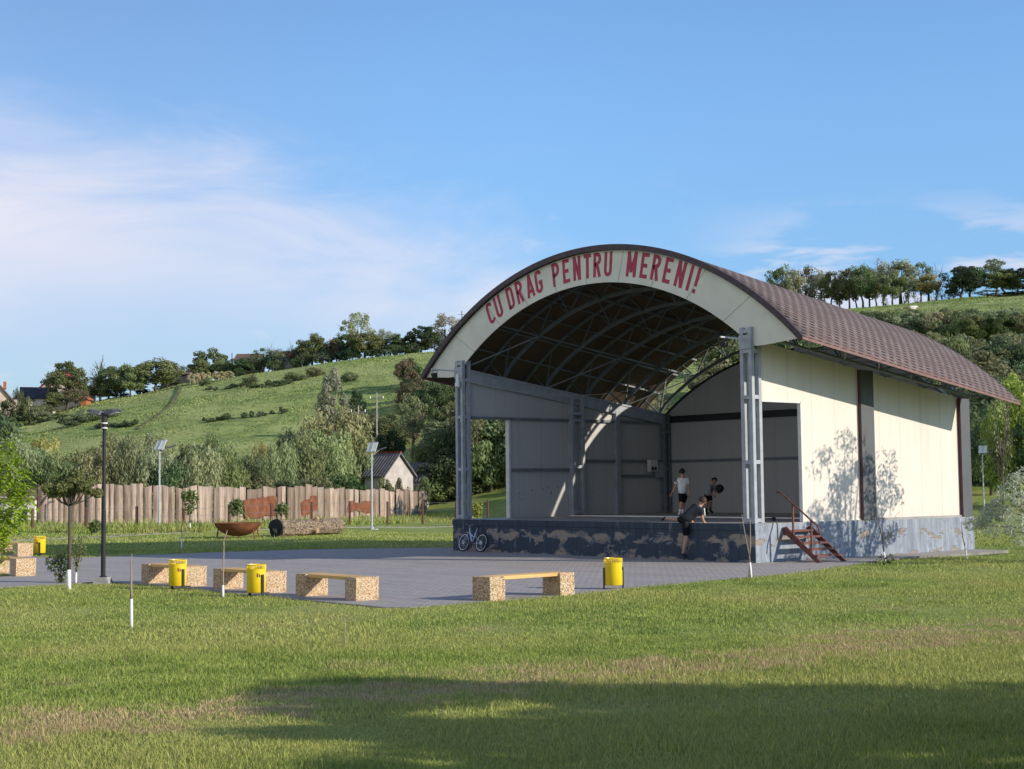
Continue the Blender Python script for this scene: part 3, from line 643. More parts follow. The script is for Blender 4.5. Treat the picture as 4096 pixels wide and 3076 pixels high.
# ------------------------------------------------------------------ steps beside the stage
def stairs():
    S = empty('metal_steps', (15.6, 1.9, 0), 0, 'rust red open metal steps with one handrail below the side opening', 'steps')
    o = lambda x, y, z: (x-15.6, y-1.9, z)
    for y in (1.30, 2.52):
        b = MB().prism([o(15.16, y, .90), o(15.16, y, 1.06), o(15.28, y, 1.08), o(16.62, y, .0), o(16.42, y, .0)], (0, .05, 0)); b.build('stringer', G['stair'], S)
    for i in range(5):
        z = .20+i*.186; x = 16.42-i*.262
        b = MB().bar(o(x, 1.33, z), o(x, 2.55, z), .07, .065).bar(o(x-.20, 1.33, z), o(x-.20, 2.55, z), .06, .06)
        for k in range(9): b.bar(o(x-.18, 1.42+k*.13, z+.01), o(x, 1.42+k*.13, z+.01), .04, .02)
        b.build('tread', G['stair'], S)
    rl = MB().tube([o(14.95, 1.28, 2.16), o(15.10, 1.28, 2.15), o(16.55, 1.28, 1.10), o(16.62, 1.28, .86)], .028, 8).build('handrail', G['stair'], S)
    for x, zb, zt in ((15.58, .86, 1.80), (16.28, .28, 1.30)): MB().bar(o(x, 1.28, zb), o(x, 1.28, zt), .05, .05).build('rail_post', G['stair'], S)
stairs()

# ------------------------------------------------------------------ benches and bins
def bench_proto():
    S = empty('bench'); b = 0
    for x in (0, 2.02-.0):
        MB().box(x, x+.43, 0, .60, -.05, .50).build('end_block', G['terr'], S, bevel=.008)
    for k in range(3):
        MB().box(.16, 2.29, .06+k*.165, .06+k*.165+.14, .43, .5035).build('seat_plank', G['plank'], S, bevel=.006)
    return S
BP = bench_proto()
GB = 'pebble ended benches around the plaza'
for i, (x, y, rz, lab) in enumerate([
    (16.05, -17.02, 0, 'plank bench with pebble ends, right of both yellow bins and with none before it'),
    (12.45, -17.15, 0, 'plank bench with pebble concrete ends behind the whitewashed stick and the middle yellow bin'),
    (8.85, -17.30, 0, 'plank bench with pebble concrete ends beside the lamp post, half hidden by a yellow bin'),
    (20.65, -15.05, pi/2, 'bench with bright sunlit plank set apart on the right side of the plaza'),
    (.78, -18.45, 0, 'cut off bench at the left picture edge, nearer of the two there'),
    (-11.8, -13.40, 0, 'cut off bench at the left picture edge, farther one beside the distant yellow bin')]):
    o = BP if i == 0 else copy_tree(BP)
    o.location = (x, y, 0); o.rotation_euler = (0, 0, rz); tag(o, lab, 'bench', GB)
def bin_proto():
    S = empty('litter_bin'); b = MB(); r = .215; n = 28
    b.lathe([(.001, .09), (r-.01, .09), (r, .10), (r, .62)], n); b.lathe([(r-.008, .62), (r-.008, .11)], n); bd = b.build('bin_body', G['yellow'], S, smooth=True)
    b = MB(); b.lathe([(r+.004, .70), (r+.010, .72), (r-.006, .725), (r-.012, .70)], n); b.lathe([(r+.002, .60), (r+.004, .625), (r-.004, .625)], n)
    for k in range(34):
        a = 2*pi*k/34; a2 = a+.07; b.bar((r*cos(a), r*sin(a), .618), (r*cos(a2), r*sin(a2), .705), .012, .012)
    b.build('rim', G['yellow'], S)
    for s in (-1, 1): MB().box(s*(r+.018)-.012, s*(r+.018)+.012, -.03, .03, -.05, .5).build('stand_leg', G['black'], S)
    b = MB()
    for k, a in enumerate((-.1, .12)): 
        aa = a-.45; c = (r*cos(aa)*1.005, r*sin(aa)*1.005); b.bar((c[0], c[1], .44), (c[0], c[1], .53-.02*k), .028, .004, up=(cos(aa), sin(aa), 0))
    b.build('sticker', G['stair'], S)
    return S
NP = bin_proto(); GN = 'yellow litter bins round the plaza'
for i, (x, y, rz, lab) in enumerate([(19.98, -10.75, R(62), 'yellow steel litter bin standing alone right of the sunlit bench'), (11.95, -17.85, R(8), 'yellow steel litter bin in front of the bench nearest the lamp post'),
    (15.55, -17.75, R(8), 'yellow steel litter bin in front of the middle bench'), (-9.95, -12.3, R(-25), 'small distant yellow litter bin on the grass behind the left edge benches')]):
    o = NP if i == 0 else copy_tree(NP); o.location = (x, y, 0); o.rotation_euler = (0, 0, rz); tag(o, lab, 'bin', GN)

# ------------------------------------------------------------------ lamps
def street_lamp():
    x, y = 8.05, -18.0; S = empty('street_lamp', (x, y, 0), 0, 'black twin headed lamp post on a concrete foot at the plaza edge', 'lamp')
    MB().prism([(-.22, -.22, -.02), (.22, -.22, -.02), (.22, .22, -.02), (-.22, .22, -.02)], (0, 0, .001)).lathe([(.30, -.02), (.22, .15), (.001, .152)], 4).build('foot', G['concrete'], S)
    MB().lathe([(.001, .15), (.10, .15), (.10, .17), (.062, .19), (.062, 1.9), (.058, 1.93), (.05, 1.95), (.046, 4.15), (.001, 4.15)], 14).build('pole', G['blackpaint'], S, smooth=False)
    MB().lathe([(.065, 4.05), (.075, 4.12), (.08, 4.4), (.07, 4.5), (.001, 4.5)], 14).build('socket', G['black'], S)
    MB().lathe([(.083, 4.09), (.083, 4.12), (.075, 4.12)], 14).build('tape', G['whitecloth'], S); MB().lathe([(.086, 4.22), (.086, 4.25), (.075, 4.25)], 14).build('tape', G['whitecloth'], S)
    # two flat wedge heads, spread left and right
    RX = Vector((RH[0], RH[1], 0)); FX = Vector((-FH[0], -FH[1], 0))
    for s, dx, dz in ((-1, .66, .34), (1, .70, .38)):
        c = Vector((0, 0, 4.44)); d = (RX*s*dx+Vector((0, 0, dz*.55))+FX*.12*s).normalized(); w = d.cross(Vector((0, 0, 1))).normalized(); u = w.cross(d)
        b = MB(); sec = [(.02, .06, .05), (.09, .16, .09), (.33, .18, .08), (.47, .12, .04)]
        V = []
        for t, hw, th in sec:
            p = c+d*t; V += [p-w*hw-u*.01, p+w*hw-u*.01, p+w*hw*.75+u*th, p-w*hw*.75+u*th]
        Fs = []
        for i in range(3):
            k = i*4
            for j in range(4): Fs.append((k+j, k+(j+1) % 4, k+4+(j+1) % 4, k+4+j))
        Fs += [(3, 2, 1, 0), (12, 13, 14, 15)]; b.add(V, Fs); hd = b.build('lamp_head', G['char'], S)
        b = MB(); p = c+d*.28-u*.02; b.prism([p-w*.12-d*.1, p+w*.12-d*.1, p+w*.12+d*.1, p-w*.12+d*.1], -u*.012); b.build('lens', G['lens'], hd)
street_lamp()
def solar_proto():
    S = empty('solar_lamp')
    MB().box(-.3, .3, -.3, .3, -.1, .06).build('footing', G['concrete'], S); MB().lathe([(.001, .06), (.14, .06), (.14, .09), (.065, .2), (.045, 4.6), (.001, 4.6)], 12).build('pole', G['galv'], S)
    sv = SUN_DIR; c = Vector((.06, .02, 4.98)); w = Vector((sv.y, -sv.x, 0)).normalized(); n_ = Vector((.35, -.75, .55)).normalized(); w = n_.cross(Vector((0, 0, 1))).normalized(); u = w.cross(n_)
    pan = MB().prism([c-w*.33-u*.36, c+w*.33-u*.36, c+w*.33+u*.36, c-w*.33+u*.36], n_*.035, 0).build('solar_panel', G['panelglass'], S)
    MB().bar(c-u*.33+n_*.05, c+u*.33+n_*.05, .05, .03, up=tuple(n_)).bar(c-w*.31-u*.34+n_*.04, c+w*.31-u*.34+n_*.04, .03, .02, up=tuple(n_)).bar(c-w*.31+u*.34+n_*.04, c+w*.31+u*.34+n_*.04, .03, .02, up=tuple(n_)).build('panel_frame', G['galv'], pan)
    RX = Vector((RH[0], RH[1], 0)); MB().tube([(0, 0, 4.5), tuple(RX*.25+Vector((0, 0, 4.62))), tuple(RX*.55+Vector((0, 0, 4.85)))], .03, 6).build('bracket', G['galv'], S)
    p = RX*.55+Vector((0, 0, 4.85)); q = p+RX*.42+Vector((0, 0, .12)); hd = MB().bar(p, q, .2, .07).build('lamp_head', G['char'], S)
    return S
SP = solar_proto()
for i, (px, t, lab) in enumerate([(638, 87.5, 'galvanised solar lamp post before the board fence, left one'), (1487, 97.0, 'galvanised solar lamp post near the right end of the board fence'), (3932, 118.0, 'galvanised lamp post in the shade beyond the rear corner of the stage')]):
    o = SP if i == 0 else copy_tree(SP); g = ground_at(px, t); o.location = g; o.scale = (1, 1, (1.0, 1.08, 1.0)[i]); tag(o, lab, 'lamp', 'galvanised solar lamps')

# ------------------------------------------------------------------ board fence, wire fence
def board_fence():
    prof = [(155, 90.7), (500, 93), (800, 96), (1050, 107), (1300, 119), (1520, 130), (1701, 142)]
    P = [ground_at(a, t) for a, t in prof]
    top = np.array([(155, 1937), (300, 1931), (470, 1934), (700, 1946), (850, 1949), (1000, 1951), (1190, 1944), (1300, 1952), (1500, 1957), (1600, 1962), (1701, 1968)])
    S = empty('board_fence', P[0], 0, 'long fence of rough upright wooden slabs with ragged tops and rusty patches', 'fence')
    rv = random.Random(5); V = []; F = []; T = []; px = 157.0; org = P[0]; patches = []
    def pos(px):
        t = np.interp(px, [a for a, _ in prof], [b for _, b in prof]); return ground_at(px, t), t
    while px < 1699:
        g0, t = pos(px); wpx = rv.uniform(.32, .58)*F_PX/t*.93; wpx = min(wpx, 1701-px+2); g1, _ = pos(px+wpx-.25)
        zt = pxh(px+wpx/2, np.interp(px, top[:, 0], top[:, 1])+rv.uniform(-4, 7)-(9 if rv.random() < .06 else 0), t)
        zb = min(g0.z, g1.z)-.15; d = (g1-g0); d.z = 0; n = Vector((-d.y, d.x, 0)).normalized()
        if n.dot(Vector((FH[0], FH[1], 0))) > 0: n = -n
        off = rv.uniform(0, .18); th = .05; sl = rv.uniform(-.06, .07); K = 5; base = len(V); wob = [(rv.uniform(-.025, .025), rv.uniform(-.025, .025)) for _ in range(K)]
        tn = rv.random()
        for k in range(K):
            f = k/(K-1); z0 = zb+(zt-sl-zb)*f; z1 = zb+(zt+sl-zb)*f
            a = g0+d*wob[k][0]; c = g1+d*wob[k][1]
            for p, z, o_ in ((a, z0, off), (c, z1, off), (c, z1, off-th), (a, z0, off-th)): q = p+n*o_; V.append((q.x-org.x, q.y-org.y, z-org.z))
        for k in range(K-1):
            for j in range(4): F.append((base+k*4+j, base+k*4+(j+1) % 4, base+k*4+4+(j+1) % 4, base+k*4+4+j)); T.append(tn)
        F.append((base+(K-1)*4, base+(K-1)*4+1, base+(K-1)*4+2, base+(K-1)*4+3)); T.append(tn); px += wpx+1.7
    np_mesh('slab_boards', np.array(V), np.array(F), G['boards'], S, np.array(T))
    def sheet(pts, name='rusty_sheet'):
        b = MB(); Q = []
        for x, y in pts:
            t = np.interp(x, [a for a, _ in prof], [b_ for _, b_ in prof])-.5; p = at(x, y, t); Q.append(Vector((p[0]-org.x, p[1]-org.y, p[2]-org.z)))
        b.prism(Q, (FH[0]*.02, FH[1]*.02, 0)); b.build(name, G['rust'], S)
    sx = lambda x, y: (800+x/2.212, 1850+y/2.212)
    sheet([sx(*p) for p in [(385, 332), (425, 328), (430, 322), (470, 320), (525, 322), (525, 308), (600, 306), (602, 298), (655, 292), (658, 304), (682, 303), (684, 466), (560, 470), (555, 485), (470, 492), (402, 498), (396, 440)]])
    sheet([sx(*p) for p in [(893, 362), (905, 345), (925, 340), (925, 330), (975, 322), (975, 298), (1010, 290), (1035, 300), (1040, 415), (975, 455), (905, 478), (897, 420)]])
    sheet([sx(*p) for p in [(1303, 440), (1300, 410), (1325, 345), (1360, 336), (1368, 350), (1425, 362), (1430, 345), (1470, 338), (1540, 345), (1535, 440), (1480, 452), (1420, 435), (1370, 418), (1350, 440)]])
    b = MB(); g = pos(155)[0]-org; g2 = ground_at(153, 90.3)-org; zt = pxh(155, 1936, 90.3)-org.z; b.bar((g2.x, g2.y, -.2), (g2.x, g2.y, zt), .16, .1); b.build('steel_post', G['post'], S)
board_fence()
def wire_fence():
    S = None; sx6 = lambda x, y: (800+x/2.212, 1850+y/2.212); s5 = lambda x, y: (x/2.373, 1850+y/2.373)
    posts = [s5(313, 435)+(s5(0, 655)[1],), s5(820, 425)+(s5(0, 640)[1],), s5(1300, 415)+(s5(0, 645)[1],), s5(1748, 440)+(s5(0, 635)[1],), sx6(257, 370)+(sx6(0, 550)[1],), sx6(632, 360)+(sx6(0, 520)[1],), sx6(988, 350)+(sx6(0, 500)[1],), sx6(1325, 340)+(sx6(0, 510)[1],), sx6(1658, 345)+(sx6(0, 520)[1],), sx6(1968, 340)+(sx6(0, 515)[1],), (1823, 2003, 2072), (1950, 2001, 2069)]
    pts = []
    for px, yt, yb in posts:
        t = 1.55*F_PX/(yb-yt); t = min(max(t, 86), 128); pts.append((px, yt, t))
    ts = np.interp([p[0] for p in pts], [130, 740, 1300, 1700, 1950], [84, 90, 104, 116, 124]); g0 = ground_at(pts[0][0], ts[0])
    S = empty('wire_fence', g0, 0, 'low wire fence on brown steel posts in front of the board fence', 'fence')
    tops = []
    for (px, yt, _), t in zip(pts, ts):
        g = ground_at(px, t)-g0; zt = pxh(px, yt, t)-g0.z; zt = g.z+min(max(zt-g.z, 1.2), 2.0); MB().bar((g.x, g.y, g.z-.2), (g.x, g.y, zt), .12, .12).build('fence_post', G['post'], S); tops.append((g.x, g.y, g.z, zt))
    b = MB()
    for a, c in zip(tops[:-1], tops[1:]):
        for f in (.25, .6, .92): b.tube([(a[0], a[1], a[2]+(a[3]-a[2])*f), (c[0], c[1], c[2]+(c[3]-c[2])*f)], .008, 4)
    b.build('wire', G['steeld'], S)
wire_fence()

# ------------------------------------------------------------------ fire bowl and carved log
def bowl():
    bq = at(952, 2150, 74.2); g = Vector((bq[0], bq[1], h(bq[0], bq[1]))); S = empty('fire_bowl', g, 0, 'wide rusty steel fire bowl on thin legs beside the fallen log', 'fire bowl')
    r = 1.2; pr = [(.001, .12)]+[(r*sin(a), .10+.84*(1-cos(a))) for a in np.linspace(.15, pi/2*.86, 10)]
    e = pr[-1]; pr += [(e[0]+.02, e[1]+.02), (e[0]-.03, e[1]+.02)]+[(max(.001, (r-.04)*sin(a)), .14+.84*(1-cos(a))) for a in np.linspace(pi/2*.85, .01, 10)]
    MB().lathe(pr, 40).build('bowl', G['rust'], S, smooth=True)
    for a in (.3, 1.4, 2.6, 3.9, 5.2): MB().tube([(1.02*cos(a), 1.02*sin(a), .45), (1.12*cos(a), 1.12*sin(a), -.1)], .035, 6).build('leg', G['rust'], S)
bowl()
def log():
    a = Vector((-20.55, 4.55, 0)); c = Vector((-22.9, 9.9, 0)); g = h(a.x, a.y); S = empty('carved_log', (a.x, a.y, g), 0, 'thick fallen tree trunk with burls and a black painted end on the lawn', 'log')
    d = (c-a); L_ = d.length; d.normalize(); w = d.cross(Vector((0, 0, 1))); n = 40; k = 44; V = []; r0 = .43
    for i in range(k+1):
        f = i/k; r = r0*(1-.10*f)*(1+.05*sin(f*9))
        for j in range(n):
            th = 2*pi*j/n; rr = r*(1+.05*sin(th*9+f*5)+.03*sin(th*17-f*13)+.04*math.sin(f*31+th*3))
            for (fc, tc_, am, sg) in ((.50, .75, .20, .06), (.47, 6.1, .24, .05), (.58, .2, .15, .05), (.39, 5.7, .12, .04), (.66, .6, .16, .05), (.84, .3, .08, .06)):
                dt = (th-tc_+pi) % (2*pi)-pi; rr += am*math.exp(-((f-fc)/sg)**2-(dt/.42)**2)
            p = d*(f*L_)+w*(rr*cos(th))+Vector((0, 0, r0*.96+rr*sin(th))); V.append(p)
    b = MB(); b.add(V, [(i*n+j, i*n+(j+1) % n, (i+1)*n+(j+1) % n, (i+1)*n+j) for i in range(k) for j in range(n)])
    b.build('trunk', G['logbark'], S, smooth=True)
    b = MB(); b.add([d*L_+w*(.38*cos(2*pi*j/n))+Vector((0, 0, .41+.38*sin(2*pi*j/n))) for j in range(n)], [list(range(n))]); b.build('cut_end', G['heart'], S)
    # black end plate with a small pointed snout
    b = MB(); e = []
    for j in range(36):
        th = 2*pi*j/36; rr = .50*(1+.05*sin(3*th)+.03*sin(5*th+1)); e.append(w*(rr*.82*cos(th))+Vector((0, 0, .46+rr*.98*sin(th)))-d*.02)
    b.prism(e, -d*.07); b.prism([w*.0-d*.08+Vector((0, 0, .46)), w*.02-d*.08+Vector((0, 0, .16)), -d*.42+Vector((0, 0, .34)), -d*.50+Vector((0, 0, .48)), -d*.30+Vector((0, 0, .40))], w*.10); b.build('end_plate', G['blackpaint'], S)
    for q in ((.3, -.5), (.75, -.45)): pass
    b = MB(); 
    for f, th, rr in ((.47, 6.05, .13), (.52, .8, .12)):
        p = d*(f*L_)+w*(.68*cos(th))+Vector((0, 0, .41+.68*sin(th))); q = (w*cos(th)+Vector((0, 0, sin(th)))).normalized(); b.tube([p-q*.1, p+q*.02], [rr*1.2, rr], 12)
    b.build('branch_stub', G['heart'], S)
log()

# ------------------------------------------------------------------ trees and plants
def leaves(C, r, n, size, rng, outward=None, droop=0, wr=.5, flat=.75):
    """n leaf cards around each clump centre; returns (V,F,tint)"""
    k = len(C); idx = rng.integers(0, k, n); c = C[idx]; d = rng.normal(size=(n, 3)); d /= np.linalg.norm(d, axis=1)[:, None]
    rad = (r[idx] if hasattr(r, '__len__') else r)*rng.uniform(.35, 1.05, n)**.6
    p = c+d*rad[:, None]*np.array([1, 1, flat]);
    if droop: p[:, 2] -= rng.uniform(0, 1, n)**1.5*droop
    nrm = d*.8+rng.normal(size=(n, 3))*.55+np.array([0, 0, .25]); nrm /= np.linalg.norm(nrm, axis=1)[:, None]
    a = rng.normal(size=(n, 3)); 
    if droop: a = a*.35+np.array([0, 0, -1.0])
    a -= nrm*(a*nrm).sum(1)[:, None]; a /= np.linalg.norm(a, axis=1)[:, None]+1e-9; b = np.cross(nrm, a)
    s = size*rng.uniform(.6, 1.3, n); L = a*s[:, None]*.5; B = b*(s*wr*.5)[:, None]
    V = np.stack([p-L, p+B-L*.1, p+L, p-B-L*.1], 1).reshape(-1, 3); F = np.arange(n*4).reshape(-1, 4)
    ct = rng.uniform(.15, .85, k); tint = np.clip(ct[idx]*.6+rng.uniform(0, 1, n)*.4, 0, 1)
    return V, F, tint
def crown_pts(kind, rng, Wd, z0, z1, k):
    cz = (z0+z1)/2; hz = (z1-z0)/2; P = []
    while len(P) < k:
        d = rng.normal(size=3); d /= np.linalg.norm(d); rr = rng.uniform(.35, 1)**.5
        x, y, z = d*rr
        if kind == 'round': f = 1-.25*max(0, -z)
        elif kind == 'tall': f = 1-.45*abs(z)**1.3
        elif kind == 'cone': f = .15+.95*(1-(z+1)/2)
        elif kind == 'umbrella': f = 1.0; z = max(z, -.35)
        elif kind == 'bush': f = 1-.2*z
        else: f = 1
        lump = 1+.22*sin(3*math.atan2(y, x)+len(P))*rng.uniform(0, 1)
        P.append((x*f*Wd/2*lump*.86, y*f*Wd/2*lump*.86, cz+z*hz*.88))
    return np.array(P)
def tree_proto(kind, seed, Wd=6., Ht=7., trunk=1.6, n=8200, leaf=.36, clumps=46, rc=None, droop=0, bark='bark', twigs=0, wr=.5, stems=1, limbs=7):
    rng = np.random.default_rng(seed); rv = random.Random(seed); S = empty('tree'); b = MB()
    C = crown_pts(kind, rng, Wd, trunk, Ht, clumps); th = Ht*.018+.05
    for s in range(stems):
        ox, oy = (0, 0) if stems == 1 else (rv.uniform(-.5, .5)*Wd*.2, rv.uniform(-.5, .5)*Wd*.2)
        zt = trunk+(Ht-trunk)*.45; pts = [(ox*.4, oy*.4, -.3)]+[(ox+rv.uniform(-.12, .12)*i, oy+rv.uniform(-.12, .12)*i, zt*i/4) for i in range(1, 5)]
        b.tube(pts, [th*1.25, th, th*.85, th*.65, th*.4], 7)
        base = Vector(pts[2]) if trunk > .8 else Vector(pts[1])
        for q in range(limbs):
            c = Vector(C[rv.randrange(len(C))]); f = rv.uniform(.4, 1); st = Vector(pts[2]).lerp(Vector(pts[4]), f*.9); m = st.lerp(c, .5)+Vector((0, 0, -.12*Wd*.2)); b.tube([st, m, c], [th*.42, th*.28, th*.10], 5, cap=False)
    for q in range(twigs):
        c = Vector(C[rv.randrange(len(C))]); e = c+Vector((c.x*.35+rv.uniform(-.4, .4), c.y*.35+rv.uniform(-.4, .4), rv.uniform(.3, 1.2))); b.tube([c*.6+Vector((0, 0, c.z*.3)), c, e], [.05, .035, .012], 4, cap=False)
    b.build('trunk', G[bark], S, smooth=True)
    V, F, T = leaves(C, (rc or Wd*.13)*rng.uniform(.6, 1.35, len(C)), n, leaf, rng, droop=droop, wr=wr); np_mesh('crown', V, F, G['leaf'], S, T)
    S['dims'] = (Wd, Ht); return S
PROTO = {}
def protos():
    P = PROTO
    P['round'] = [tree_proto('round', 1), tree_proto('round', 2, clumps=38, limbs=9), tree_proto('round', 3, Wd=6.5, trunk=1.2, clumps=54)]
    P['airy'] = [tree_proto('tall', 11, n=2600, clumps=34, twigs=14, trunk=2.0, rc=.7, leaf=.3), tree_proto('round', 12, n=2500, clumps=36, twigs=16, trunk=2.2, rc=.65, leaf=.3), tree_proto('tall', 13, n=3000, clumps=30, twigs=10, trunk=1.4, rc=.85, leaf=.3)]
    P['grove'] = [tree_proto('round', 15, Wd=4.5, n=4200, clumps=30, twigs=6, trunk=2.2, rc=.75, leaf=.32), tree_proto('tall', 16, Wd=4, n=3600, clumps=30, twigs=9, trunk=2.0, rc=.7, leaf=.32), tree_proto('round', 17, Wd=5, n=4800, clumps=36, twigs=5, trunk=1.9, rc=.8, leaf=.32)]
    P['willow'] = [tree_proto('round', 21, Wd=7, trunk=1.0, n=7500, leaf=.42, clumps=44, droop=1.3, wr=.28, rc=.8), tree_proto('round', 22, Wd=6, trunk=.7, n=7500, leaf=.40, clumps=50, droop=.9, wr=.3, rc=.75), tree_proto('tall', 23, Wd=6, trunk=.9, n=7500, leaf=.38, clumps=46, droop=1.1, wr=.3, rc=.8)]
    P['dense'] = [tree_proto('round', 31, n=8000, trunk=.8, clumps=60, leaf=.30, rc=.75), tree_proto('bush', 32, n=7500, trunk=.3, clumps=56, leaf=.30, rc=.8)]
    P['bush'] = [tree_proto('bush', 41, Wd=5, Ht=3.6, trunk=.15, n=3600, clumps=34, leaf=.28, rc=.6, stems=3, limbs=4), tree_proto('bush', 42, Wd=5, Ht=3.2, trunk=.1, n=3200, clumps=28, leaf=.3, rc=.65, stems=3, limbs=4, twigs=8), tree_proto('round', 43, Wd=4.5, Ht=4.2, trunk=.2, n=3600, clumps=36, leaf=.28, rc=.55, stems=2, limbs=5, twigs=5)]
    P['cone'] = [tree_proto('cone', 51, Wd=4.5, Ht=8, trunk=.6, n=5200, clumps=54, leaf=.26, rc=.55, droop=.3)]
    P['bare'] = [tree_proto('tall', 61, Wd=4, n=260, clumps=40, twigs=60, trunk=1.2, leaf=.22, limbs=22)]
    P['poplar'] = [tree_proto('tall', 71, Wd=5, Ht=11, trunk=2.5, n=7000, clumps=52, leaf=.34, rc=.7, bark='palebark')]
protos()
USED = set(); CC = {'olive': (.108, .126, .050), 'mid': (.082, .108, .040), 'dark': (.046, .070, .028), 'light': (.150, .176, .078), 'yellow': (.175, .180, .045), 'pale': (.165, .178, .105), 'silver': (.155, .168, .095), 'brown': (.085, .070, .040), 'blossom': (.23, .22, .12), 'fresh': (.130, .180, .030), 'deep': (.022, .040, .016)}
def put_tree(kind, px, t, ytop, wpx, col, label, cat='tree', group=None, name=None, v=None, ybase=None, dz=0, sp=1.0):
    pr = PROTO[kind]; v = random.randrange(len(pr)) if v is None else v % len(pr); P = pr[v]; key = (kind, v)
    o = P if key not in USED else copy_tree(P); USED.add(key)
    if group == 'trees behind the board fence' or group == 'undergrowth bushes behind the board fence': t = max(t, np.interp(px, [155, 800, 1050, 1300, 1520, 1701, 1830], [96, 101, 112, 125, 137, 149, 150]))
    g = ground_at(px, t); Wd, Ht = P['dims']; hgt = 1.08*max(.6, pxh(px, ytop, t)-g.z); w = wpx/F_PX*t
    o.location = (g.x, g.y, g.z-.15+dz); o.rotation_euler = (0, 0, random.uniform(0, 6.28)); o.scale = (w/Wd*sp, w/Wd*sp, hgt/Ht)
    o.name = name or {'bush': 'bush', 'cone': 'conifer_tree', 'poplar': 'poplar_tree', 'willow': 'willow_tree'}.get(kind, 'tree')
    c = CC[col] if isinstance(col, str) else col; lum = sum(c)/3; c = tuple((x*.8+lum*.2)*CF*random.uniform(.88, 1.12) for x in c)
    for ch in kids(o):
        if ch.name.startswith('crown'): ch.color = (*c, 1)
    tag(o, label, cat, group); return o
GR = 'trees along the left ridge'; Z3 = lambda x: x/2.076
rows = [  # kind, px, t, ytop, width, colour, label, group
 ('dense', 262, 268, 1455, 150, 'mid', 'big dense dome shaped tree standing over the grey roofed ridge house', 'tree'),
 ('cone', 205, 262, 1568, 95, 'mid', 'small conifer in front of the grey roofed ridge house', 'tree'),
 ('airy', 300, 262, 1560, 90, 'brown', 'brownish thin tree at the foot of the big dome shaped tree', 'tree'),
 ('airy', 358, 276, 1515, 70, 'mid', 'slim dark tree just right of the big dome shaped tree', 'tree'),
 ('bare', 398, 284, 1445, 80, 'pale', 'nearly bare pale tree rising behind the dark ridge trees', 'tree'),
 ('dense', 432, 276, 1468, 110, 'mid', 'dark full tree on the ridge below the nearly bare pale one', 'tree'),
 ('round', 520, 272, 1462, 100, 'olive', 'rounded tree with short pale trunk left of the broad walnut', 'tree'),
 ('round', 480, 285, 1470, 100, 'dark', 'dark tree wedged between two rounder ridge trees', 'tree'),
 ('round', 618, 274, 1440, 160, 'olive', 'broad spreading walnut like tree on the ridge behind the lamp post', 'tree'),
 ('airy', 668, 276, 1480, 60, 'olive', 'thin tree at the right edge of the broad walnut like tree', 'tree'),
 ('round', 838, 288, 1408, 120, 'mid', 'round dark crown on the ridge above a row of pale orchard trees', 'tree'),
 ('airy', 750, 284, 1462, 90, 'mid', 'loose grey green tree beside the low dark shed', 'tree'),
 ('airy', 932, 288, 1440, 60, 'mid', 'small upright tree left of the cream walled ridge house', 'tree'),
 ('round', 975, 281, 1440, 80, 'dark', 'dark tree partly covering the cream walled ridge house', 'tree'),
 ('airy', 1050, 283, 1398, 80, 'mid', 'upright tree between the brown roof and the red roof', 'tree'),
 ('bare', 1090, 288, 1390, 50, 'brown', 'leafless brown tree left of the red roofed house', 'tree'),
 ('airy', 1132, 282, 1400, 80, 'olive', 'small tree in front of the red roofed house', 'tree'),
 ('bare', 1165, 290, 1380, 40, 'brown', 'leafless brown tree behind the red roofed house', 'tree'),
 ('round', 1250, 282, 1345, 105, 'mid', 'full dark green tree right of the red roofed house', 'tree'),
 ('airy', 1328, 282, 1362, 90, 'brown', 'reddish brown thin tree in the middle of the ridge', 'tree'),
 ('round', 1380, 284, 1340, 90, 'dark', 'dark leafy tree left of the tallest pale ridge tree', 'tree'),
 ('airy', 1440, 286, 1262, 125, 'pale', 'tallest pale ridge tree with feathery top', 'tree'),
 ('round', 1462, 279, 1330, 130, 'mid', 'mid green tree under the tallest pale ridge tree', 'tree'),
 ('airy', 1540, 284, 1322, 80, 'pale', 'pale thin tree right of the tallest ridge tree', 'tree'),
 ('cone', 1590, 282, 1330, 75, 'dark', 'pointed dark tree left of the ridge electricity pole', 'tree'),
 ('dense', 1690, 283, 1308, 110, 'deep', 'very dark round tree on the ridge right of the electricity pole', 'tree'),
 ('airy', 1786, 286, 1262, 110, 'pale', 'pale feathery tree beside the left eave of the stage roof', 'tree'),
 ('dense', 1745, 281, 1335, 90, 'dark', 'dark tree in front of the pale feathery one by the roof', 'tree')]
for r in rows: put_tree(r[0], r[1], r[2], r[3]-4, r[4]*1.32, r[5], r[6], r[7], GR)
for px, yt, w, c in [(20, 1600, 80, 'dark'), (110, 1590, 60, 'mid'), (60, 1655, 100, 'olive'), (150, 1620, 90, 'mid'), (180, 1650, 90, 'olive'), (0, 1690, 120, 'olive'), (110, 1690, 120, 'mid'), (240, 1650, 80, 'olive'), (70, 1560, 60, 'dark')]: put_tree('bush', px, 255, yt, w, c, 'shrub in front of the ridge houses at the far left', 'bush', 'shrubs before the far left houses')
for i, (px, yt) in enumerate([(395, 1520), (560, 1480), (695, 1490), (795, 1440), (880, 1440), (905, 1450), (1020, 1430), (1075, 1420), (1195, 1400), (1215, 1380), (1290, 1375), (1350, 1360), (1510, 1350), (1565, 1345), (1640, 1340), (1850, 1300)]): put_tree(['round', 'airy', 'dense'][i % 3], px, 284, yt, 95, ['mid', 'olive', 'dark'][i % 3], 'filler tree in the row along the left ridge'.replace('filler', 'medium sized'), 'tree', 'medium trees filling the left ridge')
for i, px in enumerate([765, 785, 808, 836, 862, 890, 918]): put_tree('round', px, 268+i*.6, 1494-i*2.2, 34, 'blossom', 'small pale orchard tree in the row under the left ridge', 'tree', 'pale orchard trees in a row', sp=1.2)
